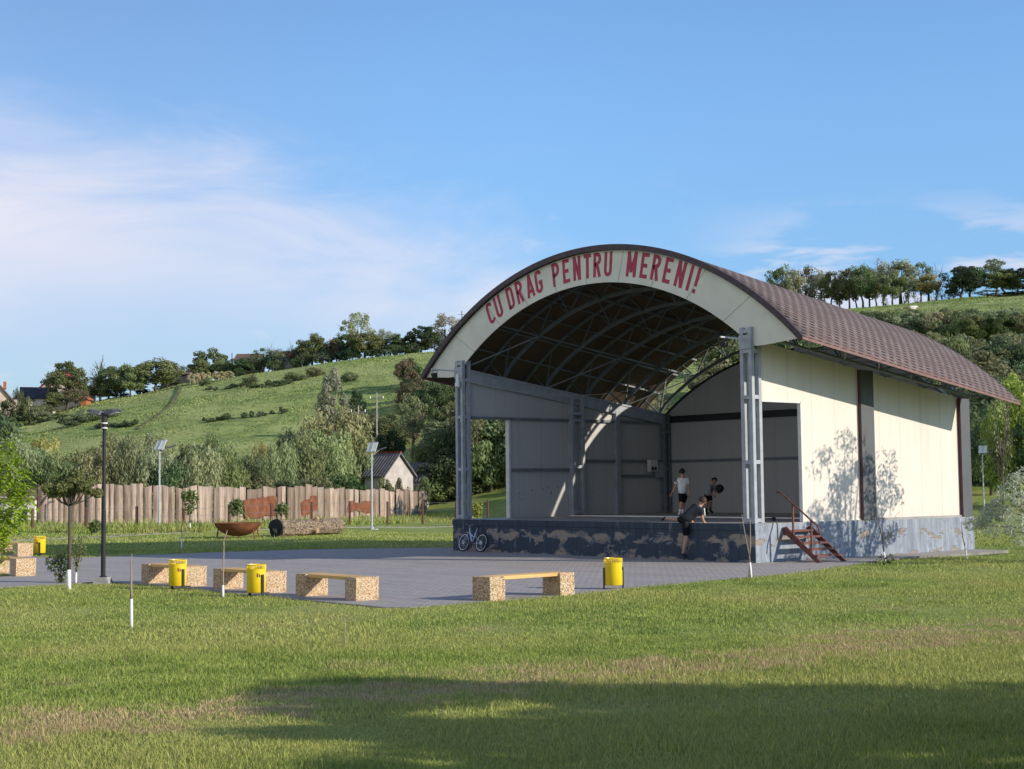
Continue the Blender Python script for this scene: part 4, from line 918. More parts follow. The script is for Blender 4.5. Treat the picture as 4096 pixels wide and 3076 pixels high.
for px, yt, w in [(640, 1540, 50), (100, 1600, 60), (60, 1640, 70), (1010, 1478, 50), (1200, 1420, 60), (1290, 1400, 70), (1500, 1390, 70), (1560, 1380, 60), (1625, 1380, 60), (1215, 1400, 50), (1400, 1390, 80), (950, 1470, 40), (470, 1555, 60), (560, 1540, 60), (700, 1500, 40), (1100, 1440, 50), (1660, 1370, 60)]:
    put_tree('bush', px, 279, yt, w*1.5, 'dark', 'low dark hedge bush along the left ridge crest', 'bush', 'dark hedge bushes on the left ridge')
# trees along the right ridge
for i, (px, yt, w, c, k, t) in enumerate([(3095, 1150, 80, 'pale', 'grove', 288), (3140, 1085, 90, 'mid', 'grove', 290), (3190, 1095, 70, 'pale', 'grove', 286), (3240, 1078, 90, 'brown', 'airy', 290), (3300, 1088, 80, 'pale', 'airy', 288), (3340, 1100, 60, 'mid', 'grove', 284), (3380, 1120, 60, 'mid', 'grove', 288), (3415, 1085, 70, 'mid', 'grove', 282), (3445, 1092, 60, 'olive', 'grove', 287), (3470, 1078, 80, 'mid', 'grove', 280), (3498, 1090, 60, 'olive', 'grove', 289),
    (3525, 1098, 60, 'olive', 'grove', 283), (3552, 1052, 70, 'pale', 'airy', 290), (3590, 1100, 80, 'mid', 'round', 278), (3622, 1056, 110, 'pale', 'grove', 286), (3655, 1075, 60, 'pale', 'airy', 290), (3705, 1064, 80, 'mid', 'airy', 289), (3737, 1108, 80, 'yellow', 'grove', 282), (3770, 1080, 60, 'pale', 'bare', 291)]):
    put_tree(k, px, t, yt-8, w*1.5, c, ['slender hilltop tree in the open grove above the stage roof', 'loose crowned tree in the open grove above the stage roof'][k != 'grove'], 'tree', ['slender trees in the hilltop grove', 'loose crowned trees in the hilltop grove'][k != 'grove'])
for k, px, t, yt, w, c, lab in [('dense', 3868, 276, 1068, 110, 'deep', 'dark spreading tree at the right end of the hilltop grove'), ('round', 3905, 280, 1075, 100, 'dark', 'dark tree touching the spreading one on the right hilltop'), ('airy', 4010, 284, 1048, 100, 'mid', 'tall tree with pointed top near the right picture edge'), ('round', 4040, 278, 1090, 110, 'olive', 'olive green crown below the tall pointed tree on the right hilltop'), ('dense', 4096, 276, 1078, 90, 'deep', 'very dark tree cut by the right picture edge on the hilltop'),
    ('airy', 3975, 262, 1165, 90, 'dark', 'dark ragged tree standing alone below the right hilltop crest'), ('dense', 4080, 262, 1290, 130, 'deep', 'dark rounded shrub near the right picture edge below the crest')]:
    put_tree(k, px, t, yt-6, w*1.6, c, lab, 'tree', 'trees on the right hilltop')
for px, yt in [(3790, 1150), (3815, 1165), (3835, 1150), (3560, 1190), (3640, 1180), (3690, 1185), (3755, 1180)]: put_tree('bare', px, 285, yt, 40, 'brown', 'thin leafless shoot between the hilltop trees on the right', 'tree', 'leafless shoots on the right hilltop')
# the wooded slope right of and behind the stage
rs = random.Random(3); GW = 'shrubs and trees on the wooded slope behind the stage'
def slope_wood(n, px0, px1, t0, t1, hts, cols, kinds, lab, grp, keep=lambda px, t: True, lim=1310):
    k = 0
    while k < n:
        px = rs.uniform(px0, px1); t = rs.uniform(t0, t1)
        if not keep(px, t): continue
        g = ground_at(px, t); hh = rs.uniform(*hts); yt = horizon(px)-(g.z+hh-2.43)/t*F_PX
        if yt < (lim if px > 3250 else 0): continue
        w = hh*rs.uniform(.8, 1.3)*F_PX/t
        o = put_tree(rs.choice(kinds), px, t, 1500, w, rs.choice(cols), lab, 'tree', grp); Ht = o['dims'][1]; o.scale[2] = hh/Ht; k += 1
slope_wood(64, 3350, 4250, 165, 238, (4.0, 6.8), ['olive', 'mid', 'light', 'light', 'olive', 'mid', 'pale'], ['bush', 'round', 'dense', 'airy', 'bush'], 'tree on the wooded slope right of the stage roof', 'trees on the slope right of the stage')
slope_wood(100, 3420, 4200, 205, 277, (2.8, 5.4), ['olive', 'mid', 'light', 'dark', 'pale'], ['bush', 'bush', 'round'], 'shrub high on the slope under the right hill meadow', 'shrubs under the right hill meadow', lim=1222)
slope_wood(34, 3450, 4250, 128, 172, (6.0, 9), ['mid', 'dark', 'olive', 'mid'], ['round', 'dense', 'willow'], 'tall tree at the slope foot beyond the rear of the stage', 'trees at the foot of the right slope')
slope_wood(26, 2500, 3350, 125, 200, (6, 10), ['mid', 'dark', 'olive', 'light'], ['round', 'dense', 'willow', 'bush'], 'green tree glimpsed through the open gable behind the stage', 'trees seen through the stage gable')
slope_wood(22, 1450, 1870, 185, 235, (3.0, 5.5), ['deep', 'dark', 'mid', 'brown'], ['bush', 'dense', 'bush'], 'dark shrub on the steep bank left of the stage', 'dark shrubs on the steep bank')
slope_wood(20, 1740, 2150, 150, 178, (6, 9.5), ['mid', 'dark', 'olive', 'brown'], ['round', 'dense', 'willow', 'airy'], 'dark leafy tree behind the left wall of the stage', 'trees behind the left wall of the stage')
put_tree('dense', 4075, 120, 1500, 300, 'fresh', 'large bright leafed tree at the right edge beyond the stage', 'tree'); put_tree('dense', 3960, 126, 1660, 200, 'mid', 'dark leafy tree just right of the rear stage corner', 'tree'); put_tree('dense', 4160, 118, 1640, 260, 'dark', 'dark mass of leaves cut by the right picture edge', 'tree')
put_tree('bare', 4010, 116, 1560, 120, 'pale', 'leaning pale forked trunk with hardly any leaves right of the stage', 'tree')
# belt behind the board fence
for k, px, t, yt, w, c, lab, v in [
 ('willow', 60, 132, 1735, 330, 'light', 'yellow green bushy tree at the left picture edge behind the fence', 1), ('willow', 150, 140, 1740, 260, 'yellow', 'yellowish tree left of the black lamp post', 0), ('bush', -10, 175, 1690, 260, 'dark', 'dark shrub high on the slope at the left picture edge', 0),
 ('willow', 330, 138, 1775, 280, 'mid', 'green willow directly behind the black lamp post', 2), ('willow', 450, 146, 1735, 260, 'olive', 'olive willow between the lamp post and the left solar lamp', 1), ('willow', 560, 134, 1725, 260, 'olive', 'broad olive willow behind the left solar lamp', 0),
 ('willow', 640, 140, 1800, 150, 'yellow', 'drooping willow just right of the left solar lamp', 0), ('round', 740, 150, 1800, 190, 'mid', 'dark green tree right of the left solar lamp', 0), ('willow', 850, 150, 1725, 230, 'olive', 'pale topped willow in the middle of the belt', 1), ('dense', 940, 136, 1850, 200, 'deep', 'very dark bush low behind the middle of the board fence', 0),
 ('willow', 1075, 140, 1765, 170, 'yellow', 'yellowish weeping willow behind the rusty sheets of the fence', 0), ('willow', 1160, 148, 1690, 190, 'olive', 'upright olive tree left of the tallest willow', 2), ('willow', 1240, 140, 1700, 240, 'mid', 'leafy green tree left of the right solar lamp', 2), ('willow', 1335, 146, 1605, 370, 'light', 'tallest light green willow with pale trunks behind the fence', 2),
 ('willow', 1440, 150, 1740, 150, 'olive', 'lower willow beside the right solar lamp', 1), ('poplar', 1335, 178, 1478, 130, 'silver', 'silver leafed poplar rising above the willows', 0), ('dense', 1428, 200, 1560, 80, 'deep', 'dark round shrub beside the silver poplar on the slope', 1),
 ('dense', 1560, 172, 1715, 130, 'deep', 'dark tree behind the slate roofed farmhouse', 0), ('willow', 1740, 160, 1680, 180, 'mid', 'dense green tree right of the farmhouse', 2), ('dense', 1790, 140, 1790, 240, 'dark', 'dark tree hanging over the right end of the board fence', 1), ('airy', 1650, 180, 1580, 150, 'olive', 'thin yellowish tree on the bank above the farmhouse', 0),
 ('willow', 1960, 132, 1650, 260, 'olive', 'feathery tree seen through the left opening of the stage', 2), ('willow', 2080, 136, 1690, 200, 'mid', 'green tree behind the left stage opening near the post', 1), ('round', 1880, 150, 1620, 200, 'mid', 'tree seen between the left column bars', 1), ('round', 80, 124, 1830, 200, 'dark', 'dark green tree above the grey shed at the left', 2), ('dense', -60, 120, 1790, 220, 'mid', 'dense tree cut off by the left picture edge', 0), ('dense', 240, 128, 1850, 190, 'dark', 'dark bush above the left end of the board fence', 1)]:
    put_tree(k, px, t, yt, w*1.08, c, lab, 'tree' if k != 'bush' else 'bush', 'trees behind the board fence', v=v)
for i, (px, yt, w, c) in enumerate([(30, 1760, 260, 'light'), (210, 1800, 240, 'olive'), (390, 1770, 240, 'light'), (500, 1745, 220, 'olive'), (610, 1765, 210, 'light'), (700, 1830, 200, 'mid'), (800, 1775, 220, 'light'), (905, 1790, 200, 'olive'), (1010, 1800, 200, 'mid'), (1110, 1760, 200, 'light'), (1210, 1730, 230, 'olive'), (1300, 1700, 260, 'light'), (1420, 1720, 200, 'light')]): put_tree('willow', px, np.interp(px, [0, 800, 1420], [118, 122, 142]), yt, w, c, 'feathery willow in the front of the belt behind the fence', 'tree', 'front willows behind the fence', v=i)
for i in [q for q in range(17) if q not in (13, 14)]: put_tree('bush', 40+i*112+rs.uniform(-30, 30), 122+rs.uniform(0, 8)+(6 if i > 12 else 0), 1905+rs.uniform(-30, 20), 210, rs.choice(['dark', 'mid', 'olive']), 'undergrowth bush filling the gap behind the board fence', 'bush', 'undergrowth bushes behind the board fence')
for px, t, w in [(350, 236, 120), (290, 232, 150), (420, 238, 130), (1000, 255, 70), (1180, 250, 110), (1260, 252, 90), (1400, 240, 80), (820, 262, 60)]:
    g = ground_at(px, t); o = put_tree('bush', px, t, 1500, w, 'mid', 'low shrub growing on the open meadow slope', 'bush', 'low shrubs on the meadow'); o.scale[2] = 1.9/3.6
def hit(px, py):
    ts = np.arange(150, 284, .5); ys_ = [horizon(px)-(ground_at(px, t).z-2.43)/t*F_PX for t in ts]
    return float(ts[int(np.argmin(np.abs(np.array(ys_)-py)))])
def tracks():
    for pts in ([(722, 1546), (706, 1585), (684, 1622), (628, 1668), (575, 1700), (540, 1725)], [(330, 1640), (322, 1662), (300, 1690)]):
        P = []
        for (a, b), (c, d) in zip(pts[:-1], pts[1:]):
            for k in range(6): x = a+(c-a)*k/6; y = b+(d-b)*k/6; P.append(ground_at(x, hit(x, y)))
        b_ = MB()
        for p, q in zip(P[:-1], P[1:]): b_.bar(p+Vector((0, 0, .12)), q+Vector((0, 0, .12)), .55, .12)
        b_.build('hill_track', G['dirt'])['kind'] = 'structure'
tracks()
for pts, lab, grp in [([(790+i*30, 1692-i*3.4) for i in range(13)], 'dark bush added as bank shadow across the meadow', 'bushes added as the bank shadow'), ([(830+i*27, 1562-i*1.8) for i in range(13)], 'low bush in the upper dark strip of the meadow', 'bushes in the upper meadow strip'), ([(395+i*18, 1712-i*1.5) for i in range(9)], 'low dark bush on the lower meadow at the left', 'dark bushes on the lower meadow')]:  # first row of bushes is added to draw the shadow of a bank
    for x, y in pts:
        if rs.random() < .12: continue
        x += rs.uniform(-8, 8); o = put_tree('bush', x, hit(x, y+rs.uniform(-5, 5)), 1500, rs.uniform(22, 52), 'dark', lab, 'bush', grp); o.scale[2] = rs.uniform(.18, .38)
# trees outside the picture on the right whose shade falls over the near lawn, and the silver one by the stage
GS = 'shade trees right of the near lawn'
for i, (x, y, hh, w) in enumerate([(43.6, -20.4, 6.35, 5.6), (46.2, -18.0, 6.1, 5.6), (48.8, -15.6, 6.4, 5.8), (52.3, -13.4, 6.7, 6.4), (56.5, -11.2, 7.0, 7), (47.6, -24.0, 5.2, 5), (51.5, -20.5, 6.4, 6), (49.5, -27.2, 4.6, 4.6), (56.5, -17.5, 7.2, 6), (53.5, -25.5, 6.5, 5.5), (45.6, -21.6, 6.0, 5.2), (46.9, -23.7, 5.6, 5.2), (48.6, -25.4, 5.2, 5.0), (50.3, -22.6, 7.2, 5.8)]):
    P = PROTO['dense'][i % 2]; o = copy_tree(P); o.location = (x, y, h(x, y)-.1); o.rotation_euler = (0, 0, i*1.7); o.scale = (w/6, w/6, (hh-.75)/7); o.name = 'shade_tree'
    for ch in kids(o):
        if ch.name.startswith('crown'): ch.color = (*(x*1.5 for x in CC['mid']), 1)
    tag(o, 'leafy park tree standing beside the near lawn, outside the picture', 'tree', GS)
def silver_tree():
    rng = np.random.default_rng(5); rv = random.Random(5); bx, by = 23.9, 8.7; g = h(bx, by); S = empty('silver_tree', (bx, by, g), 0, 'silvery leafed tree with low branches reaching in at the right picture edge', 'tree')
    C = []
    for _ in range(64):
        d = rng.normal(size=3); d /= np.linalg.norm(d); rr = rng.uniform(.3, 1)**.5; C.append((-.9+d[0]*rr*2.3, .3+d[1]*rr*2.2, 4.6+d[2]*rr*2.7))
    low = []
    for px, py, t in [(4090, 1900, 44), (4060, 1925, 44), (4110, 1960, 44.5), (4020, 1975, 44), (4060, 2010, 43.6), (3985, 2010, 44), (3960, 2040, 44.2), (4000, 2070, 43.8), (4060, 2080, 43.5), (3940, 2075, 44), (3925, 2100, 44.2), (3970, 2120, 44), (4040, 2125, 43.5), (4090, 2150, 43.6), (4100, 2040, 43.8), (4120, 2100, 43.5), (3895, 2098, 44.6), (4140, 2000, 44), (4160, 2080, 44), (4020, 2040, 43.8), (4080, 1985, 43.9)]:
        p = at(px, py, t); low.append((p[0]-bx, p[1]-by, p[2]-g))
    b = MB(); b.tube([(0, 0, -.2), (-.1, .1, 1.0), (-.5, .2, 2.4), (-.9, .3, 4.5)], [.22, .17, .13, .07], 8)
    for c in list(low)[::2]+[C[i] for i in range(0, 64, 4)]:
        c = Vector(c); st = Vector((-.1, .1, .9)).lerp(Vector((-.6, .25, 3.0)), rv.random() if c.z > 2.5 else .1*rv.random()); b.tube([st, st.lerp(c, .55)+Vector((0, 0, -.15)), c], [.07, .04, .012], 5, cap=False)
    b.build('trunk', G['bark'], S, smooth=True)
    A = np.array(C); V, F, T = leaves(A, .62*rng.uniform(.6, 1.3, len(A)), 5200, .20, rng, wr=.32); V2, F2, T2 = leaves(np.array(low), .25*rng.uniform(.5, 1.5, len(low)), 4200, .13, rng, wr=.3)
    V = np.concatenate([V, V2]); F = np.concatenate([F, F2+len(F)*4]); T = np.concatenate([T, T2]); o = np_mesh('crown', V, F, G['leaf'], S, T); o.color = (.52, .56, .46, 1)
silver_tree()
def ash_tree():
    rng = np.random.default_rng(8); p0 = at(-300, 2200, 24); bx, by = p0[0], p0[1]; g = h(bx, by); S = empty('ash_tree', (bx, by, g), 0, 'young bright green tree with long drooping leaflets entering at the left edge', 'tree')
    b = MB(); b.tube([(0, 0, -.2), (.05, 0, 1.2), (.1, .1, 3.2)], [.07, .06, .03], 8); C = []
    rr = random.Random(4)
    for px, py in [(10, 1790), (50, 1760), (-40, 1840), (20, 1860), (55, 1880), (-10, 1930), (40, 1950), (80, 1945), (105, 1955), (0, 1990), (60, 1995), (30, 2040), (70, 2030), (90, 2050), (10, 2070), (45, 2110), (5, 2130), (30, 2140), (-50, 2000), (-80, 1900), (-100, 1780), (-130, 2060), (0, 1900), (20, 1820), (-30, 2090), (60, 1925)]:
        p = at(px, py, 24+rr.uniform(-.5, .5)); C.append((p[0]-bx, p[1]-by, p[2]-g))
    V = []; F = []; T = []
    for c in C:
        c = Vector(c); st = Vector((.05, .03, max(.8, c.z-.5))); b.tube([st, st.lerp(c, .5)+Vector((0, 0, .05)), c], [.022, .016, .006], 5, cap=False)
        for k in range(9):
            ax = Vector((rr.uniform(-1, 1), rr.uniform(-1, 1), rr.uniform(-.7, .5))).normalized(); L_ = rr.uniform(.18, .32); q0 = c+Vector((rr.gauss(0, .05), rr.gauss(0, .05), rr.gauss(0, .06)))
            side = ax.cross(Vector((0, 0, 1))).normalized(); tn = rr.random()
            for j in range(9):
                f = (j//2+1)/5; s = (-1, 1)[j % 2] if j < 8 else 0; q = q0+ax*L_*f+Vector((0, 0, -.09*f*f)); d = (ax*.75+side*s*1.0+Vector((0, 0, -.25))).normalized(); n_ = d.cross(side if s == 0 else ax); w = d.cross(Vector((rr.uniform(-.3, .3), rr.uniform(-.3, .3), 1))).normalized()*.026; l = .14*rr.uniform(.8, 1.2)
                i0 = len(V); V += [tuple(q), tuple(q+d*l*.45+w), tuple(q+d*l), tuple(q+d*l*.45-w)]; F.append((i0, i0+1, i0+2, i0+3)); T.append(min(1, max(0, tn*.6+rr.random()*.4)))
    b.build('trunk', G['palebark'], S, smooth=True); o = np_mesh('crown', np.array(V), np.array(F), G['leaf'], S, np.array(T)); o.color = (.30, .42, .04, 1)
ash_tree()
def ball_tree():
    x, y = 9.71, -19.67; g = h(x, y); S = empty('young_tree', (x, y, g), 0, 'young flat crowned tree with whitewashed trunk beside the black lamp post', 'tree'); rng = np.random.default_rng(3); rr = random.Random(9)
    MB().tube([(0, 0, -.05), (0, 0, .25), (0, 0, .50)], [.062, .052, .05], 10).build('painted_base', G['white'], S, smooth=True)
    b = MB(); b.tube([(0, 0, .49), (.0, .01, 1.2), (.02, 0, 2.0), (.03, 0, 2.12)], [.048, .042, .045, .055], 9); C = []
    for k in range(26):
        a = k*2.4; r = (k+2)/28*.70; z = 2.34+.62*(1-(r/.8)**2)*rr.uniform(.15, 1); C.append((r*cos(a), r*sin(a), z)); b.tube([(.03, 0, 2.08), (r*cos(a)*.5, r*sin(a)*.5, 2.2), C[-1]], [.022, .014, .005], 5, cap=False)
    b.build('trunk', G['bark'], S, smooth=True); V, F, T = leaves(np.array(C), .18, 4600, .10, rng, wr=.45); V2, F2, T2 = leaves(np.array([(0, .0, 2.75), (.1, .1, 2.9), (-.3, .1, 2.7), (.35, -.1, 2.72)]), .10, 160, .08, rng, wr=.4)
    o = np_mesh('crown', np.concatenate([V, V2]), np.concatenate([F, F2+len(F)*4]), G['leaf'], S, np.concatenate([T, T2])); o.color = (.17, .19, .07, 1)
ball_tree()
def sapling(name, px, t, hgt, white, pts, label, cat='sapling', leafc=None, color='mid', leaf=.06, rad=.022, n=260, grp=None):
    """thin planted stem; pts: list of stems, each a list of (dx_px_to_the_right, height)"""
    g = ground_at(px, t); S = empty(name, g, 0, label, cat, grp); k = t/F_PX; rr = random.Random(int(px))
    P = lambda dx, z: (RH[0]*dx*k, RH[1]*dx*k, z)
    if white: MB().tube([P(0, -.05), P(pts[0][1][0]*.3, white*.5), P(*[np.interp(white, [q[1] for q in pts[0]], [q[0] for q in pts[0]]), white])], [rad*1.5, rad*1.35, rad*1.2], 8).build('painted_base', G['white'], S, smooth=True)
    b = MB()
    for st in pts:
        st2 = [q for q in st if q[1] > white-.02 or q[1] == st[0][1]]; 
        if st is pts[0]: st2 = [(np.interp(white, [q[1] for q in st], [q[0] for q in st]), white-.01)]+[q for q in st if q[1] > white]
        m = len(st2); b.tube([P(a+(rr.uniform(-1, 1) if 0 < i < m-1 else 0), z) for i, (a, z) in enumerate(st2)], [rad*1.1*(1-.72*i/(m-1)) for i in range(m)], 6)
    b.build('stem', G['palebark'] if not leafc else G['bark'], S, smooth=True)
    if leafc:
        C = np.array([P(a, z) for a, z in leafc]); V, F, T = leaves(C, leaf*1.6, n, leaf, np.random.default_rng(int(px)), wr=.45); o = np_mesh('foliage', V, F, G['leaf'], S, T); o.color = (*(x*1.8 for x in CC[color]), 1)
    return S
sapling('sapling', 529, 26.6, 1.3, .52, [[(0, 0), (1, .4), (-2, .75), (0, .95), (-3, 1.15), (1, 1.32)]], 'leafless stick with whitewashed foot alone on the near lawn left')
sapling('sapling', 893, 33.6, 1.5, .30, [[(0, 0), (0, .4), (3, 1.0), (2, 1.3), (17, 1.52)], [(2, 1.15), (3, 1.32)], [(-6, 0), (-4, .35), (0, .55)]], 'crooked leafless stick before the bench with the middle bin')
sapling('sapling', 1378, 22.6, .42, 0, [[(0, 0), (-1, .2), (1, .42)]], 'short bare twig stuck in the middle of the lawn', rad=.014)
sapling('sapling', 2995, 38.5, 1.7, .42, [[(0, 0), (-2, .3), (-5, .62), (-18, 1.1), (-32, 1.68)], [(-5, .58), (1, .9), (2, 1.58)], [(-8, 0), (-6, .4)]], 'forked leafless sapling with whitewashed foot before the near stage corner')
sapling('sapling', 3532, 44, 1.6, .40, [[(0, 0), (-5, .4), (-10, .8), (-22, 1.2), (-32, 1.55)], [(-9, .75), (-8, 1.2)]], 'leaning stick with leafy shoots at its foot right of the steps', leafc=[(-14, .12), (-22, .16), (12, .14), (20, .10), (4, .2), (-6, .24), (14, .22)], color='dark', leaf=.13, n=70, rad=.02)
sapling('sapling', 3856, 48, 1.3, .45, [[(0, 0), (-5, .4), (-14, .75), (-18, 1.2)], [(-14, .72), (-12, .85)]], 'thin leaning stick near the far right end of the plinth', rad=.02)
sapling('sapling', 728, 62, 1.2, .45, [[(0, 0), (0, .5), (0, .95), (-3, 1.2)], [(0, .9), (3, 1.05)]], 'thin stick on the far lawn between lamp post and board fence')
sapling('sapling', 307, 39.5, 1.3, .30, [[(0, 0), (2, .4), (-8, .8), (-16, 1.2)], [(2, .35), (16, .8), (22, 1.25)], [(2, .4), (6, 1.0)]], 'small leafy sapling with whitewashed foot between young tree and lamp post', leafc=[(-16, 1.2), (-12, .95), (-6, .75), (4, .95), (6, 1.1), (18, .85), (22, 1.2), (26, .95), (20, 1.05), (0, .55), (4, .42), (30, .8), (14, .65), (-18, .8)], color='olive', leaf=.07, n=420)
sapling('shrub', 243, 39.8, .8, 0, [[(0, 0), (-8, .4), (-24, .62)], [(0, 0), (6, .4), (10, .72)], [(0, .0), (20, .4), (24, .6)]], 'low leafy shrub left of the whitewashed young tree', 'shrub', leafc=[(-26, .62), (-34, .5), (-18, .7), (-6, .66), (4, .72), (14, .66), (22, .55), (-14, .5), (0, .5), (12, .42), (20, .35), (-6, .34), (6, .25), (-26, .42), (-38, .6), (26, .66), (2, .1), (12, .14)], color='mid', leaf=.11, n=420)
for px, t, yt, lab in [(761, 84, 1970, 'leafy young tree by the third post of the wire fence'), (949, 86, 2004, 'leafy young tree before the left rusty sheet'), (1125, 96, 2015, 'leafy young tree right of the left rusty sheet'), (383, 80, 2095, 'tiny leafy sapling left of the first solar lamp'), (1905, 112, 2010, 'yellow green young tree right behind the left stage column')]:
    g = ground_at(px, t); Hh = pxh(px, yt, t)-g.z; sapling('young_tree', px, t, Hh, min(.5, Hh*.25), [[(0, 0), (0, Hh*.3), (1, Hh*.6), (0, Hh*.97)]], lab, 'tree', leafc=[(random.uniform(-17, 17)*min(1, Hh/2), Hh*random.uniform(.5, .98)) for _ in range(16)], color='yellow' if px > 1800 else 'mid', leaf=.22, n=420, rad=.03, grp='young trees along the wire fence')

# ------------------------------------------------------------------ houses, poles, sheep
def gable_house(name, px, t, wpx, ywall, yridge, roofm, wallm, label, rz=0, depth=7, cat='house', base=None, win=(), over=.4, along=False, chim=False, y0=None):
    g = ground_at(px, t); k = t/F_PX; w = wpx*k; zw = pxh(px, ywall, t)-g.z; zr = pxh(px, yridge, t)-g.z; ang = math.atan2(RH[1], RH[0])+rz
    S = empty(name, g, ang, label, cat); hw, hd = w/2, depth/2
    if along:   # ridge parallel to the view width
        b = MB().box(-hw, hw, -hd, hd, -1.5, zw); b.prism([(-hw, -hd, zw), (-hw, hd, zw), (-hw, 0, zr-.1)], (w, 0, 0)); b.build('wall', wallm, S)
        b = MB()
        for s in (-1, 1): b.prism([(-hw-over, s*(hd+over), zw-.25), (-hw-over, 0, zr), (-hw-over, 0, zr+.15), (-hw-over, s*(hd+over), zw-.1)], (w+2*over, 0, 0))
    else:
        b = MB().box(-hw, hw, -hd, hd, -1.5, zw); b.prism([(-hw, -hd, zw), (hw, -hd, zw), (0, -hd, zr-.1)], (0, depth, 0)); b.build('wall', wallm, S)
        b = MB()
        for s in (-1, 1): b.prism([(s*(hw+over), -hd-over, zw-.25), (0, -hd-over, zr), (0, -hd-over, zr+.15), (s*(hw+over), -hd-over, zw-.1)], (0, depth+2*over, 0))
    ro = b.build('roof', roofm, S)
    if chim: MB().box(hw*.3, hw*.3+.5, -.3, .3, zr-.8, zr+.6).build('chimney', G['brick'], ro)
    for (x, z, ww, wh) in win:
        f = MB().box(x-ww/2, x+ww/2, -hd-.05, -hd, z-wh/2, z+wh/2).build('window', G['white_wall'], S); MB().box(x-ww/2+.1, x+ww/2-.1, -hd-.07, -hd-.05, z-wh/2+.1, z+wh/2-.1).build('pane', G['glass'], f)
    return S
gable_house('house', -8, 262, 105, 1606, 1540, G['brownroof'], G['cream_wall'], 'cream gabled house cut by the left picture edge on the ridge', rz=.25, depth=8, win=((1.2, 3.1, .8, 1.0),), chim=True)
gable_house('house', 150, 272, 125, 1595, 1552, G['darkroof'], G['white_wall'], 'dark grey roofed house left of the big dome shaped tree', rz=.35, depth=6, along=True, win=((1.6, 2.2, .7, 1.2),))
gable_house('shed', 92, 268, 60, 1598, 1592, G['darkroof'], G['white_wall'], 'low flat annex beside the dark grey roofed house', depth=5, cat='shed', win=((-.6, .9, .6, .8),))
gable_house('house', 262, 284, 190, 1570, 1490, G['redroof'], G['cream_wall'], 'pale gabled house mostly hidden behind the big dome shaped tree', rz=0, depth=8)
gable_house('brick_shed', 341, 270, 22, 1595, 1588, G['brick'], G['brick'], 'tiny orange brick shed right of the big dome shaped tree', depth=3, cat='shed')
gable_house('shed', 712, 284, 110, 1497, 1486, G['brownroof'], G['darkroof'], 'long low dark shed on the ridge right of the walnut like tree', depth=6, cat='shed', along=True)
gable_house('house', 1000, 288, 90, 1448, 1418, G['brownroof'], G['cream_wall'], 'brown roofed house with cream wall among the ridge trees', depth=8, along=True, win=((1.5, 1.5, .8, .9),))
gable_house('house', 1152, 290, 90, 1432, 1408, G['redroof'], G['white_wall'], 'red roofed house between leafless ridge trees', depth=8, along=True)
fh = gable_house('farmhouse', 1556, 141, 102, 1900, 1816, G['slate'], G['muted_wall'], 'grey corrugated roofed farmhouse with pale gable and red ridge behind the board fence', rz=-.62, depth=4.2, along=True, over=.3)
MB().bar((-1.5, 0, pxh(1556, 1816, 141)-ground_at(1556, 141).z+.16), (1.5, 0, pxh(1556, 1816, 141)-ground_at(1556, 141).z+.16), .22, .12).build('ridge_cap', G['redroof'], fh)
gable_house('outbuilding', 1668, 150, 120, 1918, 1856, G['slate'], G['white_wall'], 'lower grey roofed outbuilding right of the farmhouse', rz=-.3, depth=4.5, along=True, cat='house', over=.3)
gable_house('shed', 80, 112, 190, 1988, 1965, G['brownroof'], G['white_wall'], 'weathered open shed left of the board fence', rz=0, depth=4, cat='shed', along=True, win=((-.9, .5, .9, .7), (.9, .5, .9, .7), (0, .5, .5, .8)), over=.2)
for px, t, yt, c in [(1535, 137, 1912, 'olive'), (1585, 137.5, 1918, 'brown'), (1632, 142, 1915, 'mid'), (1690, 146, 1905, 'mid')]: put_tree('bush', px, t, yt, 85, c, 'brownish thicket bush under the farmhouse gable', 'bush', 'thicket under the farmhouse')
def pole(px, t, yt, label, arm=True, mat='concrete', lean=0, r=.12):
    g = ground_at(px, t); z = pxh(px, yt, t)-g.z; S = empty('utility_pole', g, 0, label, 'pole', 'electricity poles'); MB().tube([(0, 0, -.5), (lean*.5, 0, z*.5), (lean, 0, z)], [r, r*.85, r*.6], 6).build('shaft', G[mat], S)
    if arm:
        b = MB(); A = Vector((RH[0], RH[1], 0)); c = Vector((lean, 0, z-.7)); b.bar(c-A*.8, c+A*.8, .08, .08); b.build('cross_arm', G['steeld'], S)
        for s in (-.75, .75): 
            MB().tube([tuple(c+A*s), tuple(c+A*s+Vector((0, 0, .28)))], .06, 6).build('insulator', G['whitecloth'], S)
    return S
pole(1508, 172, 1570, 'tall thin concrete pole with cross arm above the farmhouse'); pole(1434, 160, 1622, 'concrete pole with cross arm rising out of the willows'); pole(776, 158, 1768, 'short concrete pole head above the trees right of the left solar lamp', True)
pole(927, 290, 1412, 'distant brown pole above the orchard trees', False, 'post'); pole(1632, 290, 1328, 'distant dark pole on the ridge left of the stage roof', False, 'post'); pole(1853, 292, 1244, 'distant brown pole with bracket touching the stage roof edge', True, 'post')
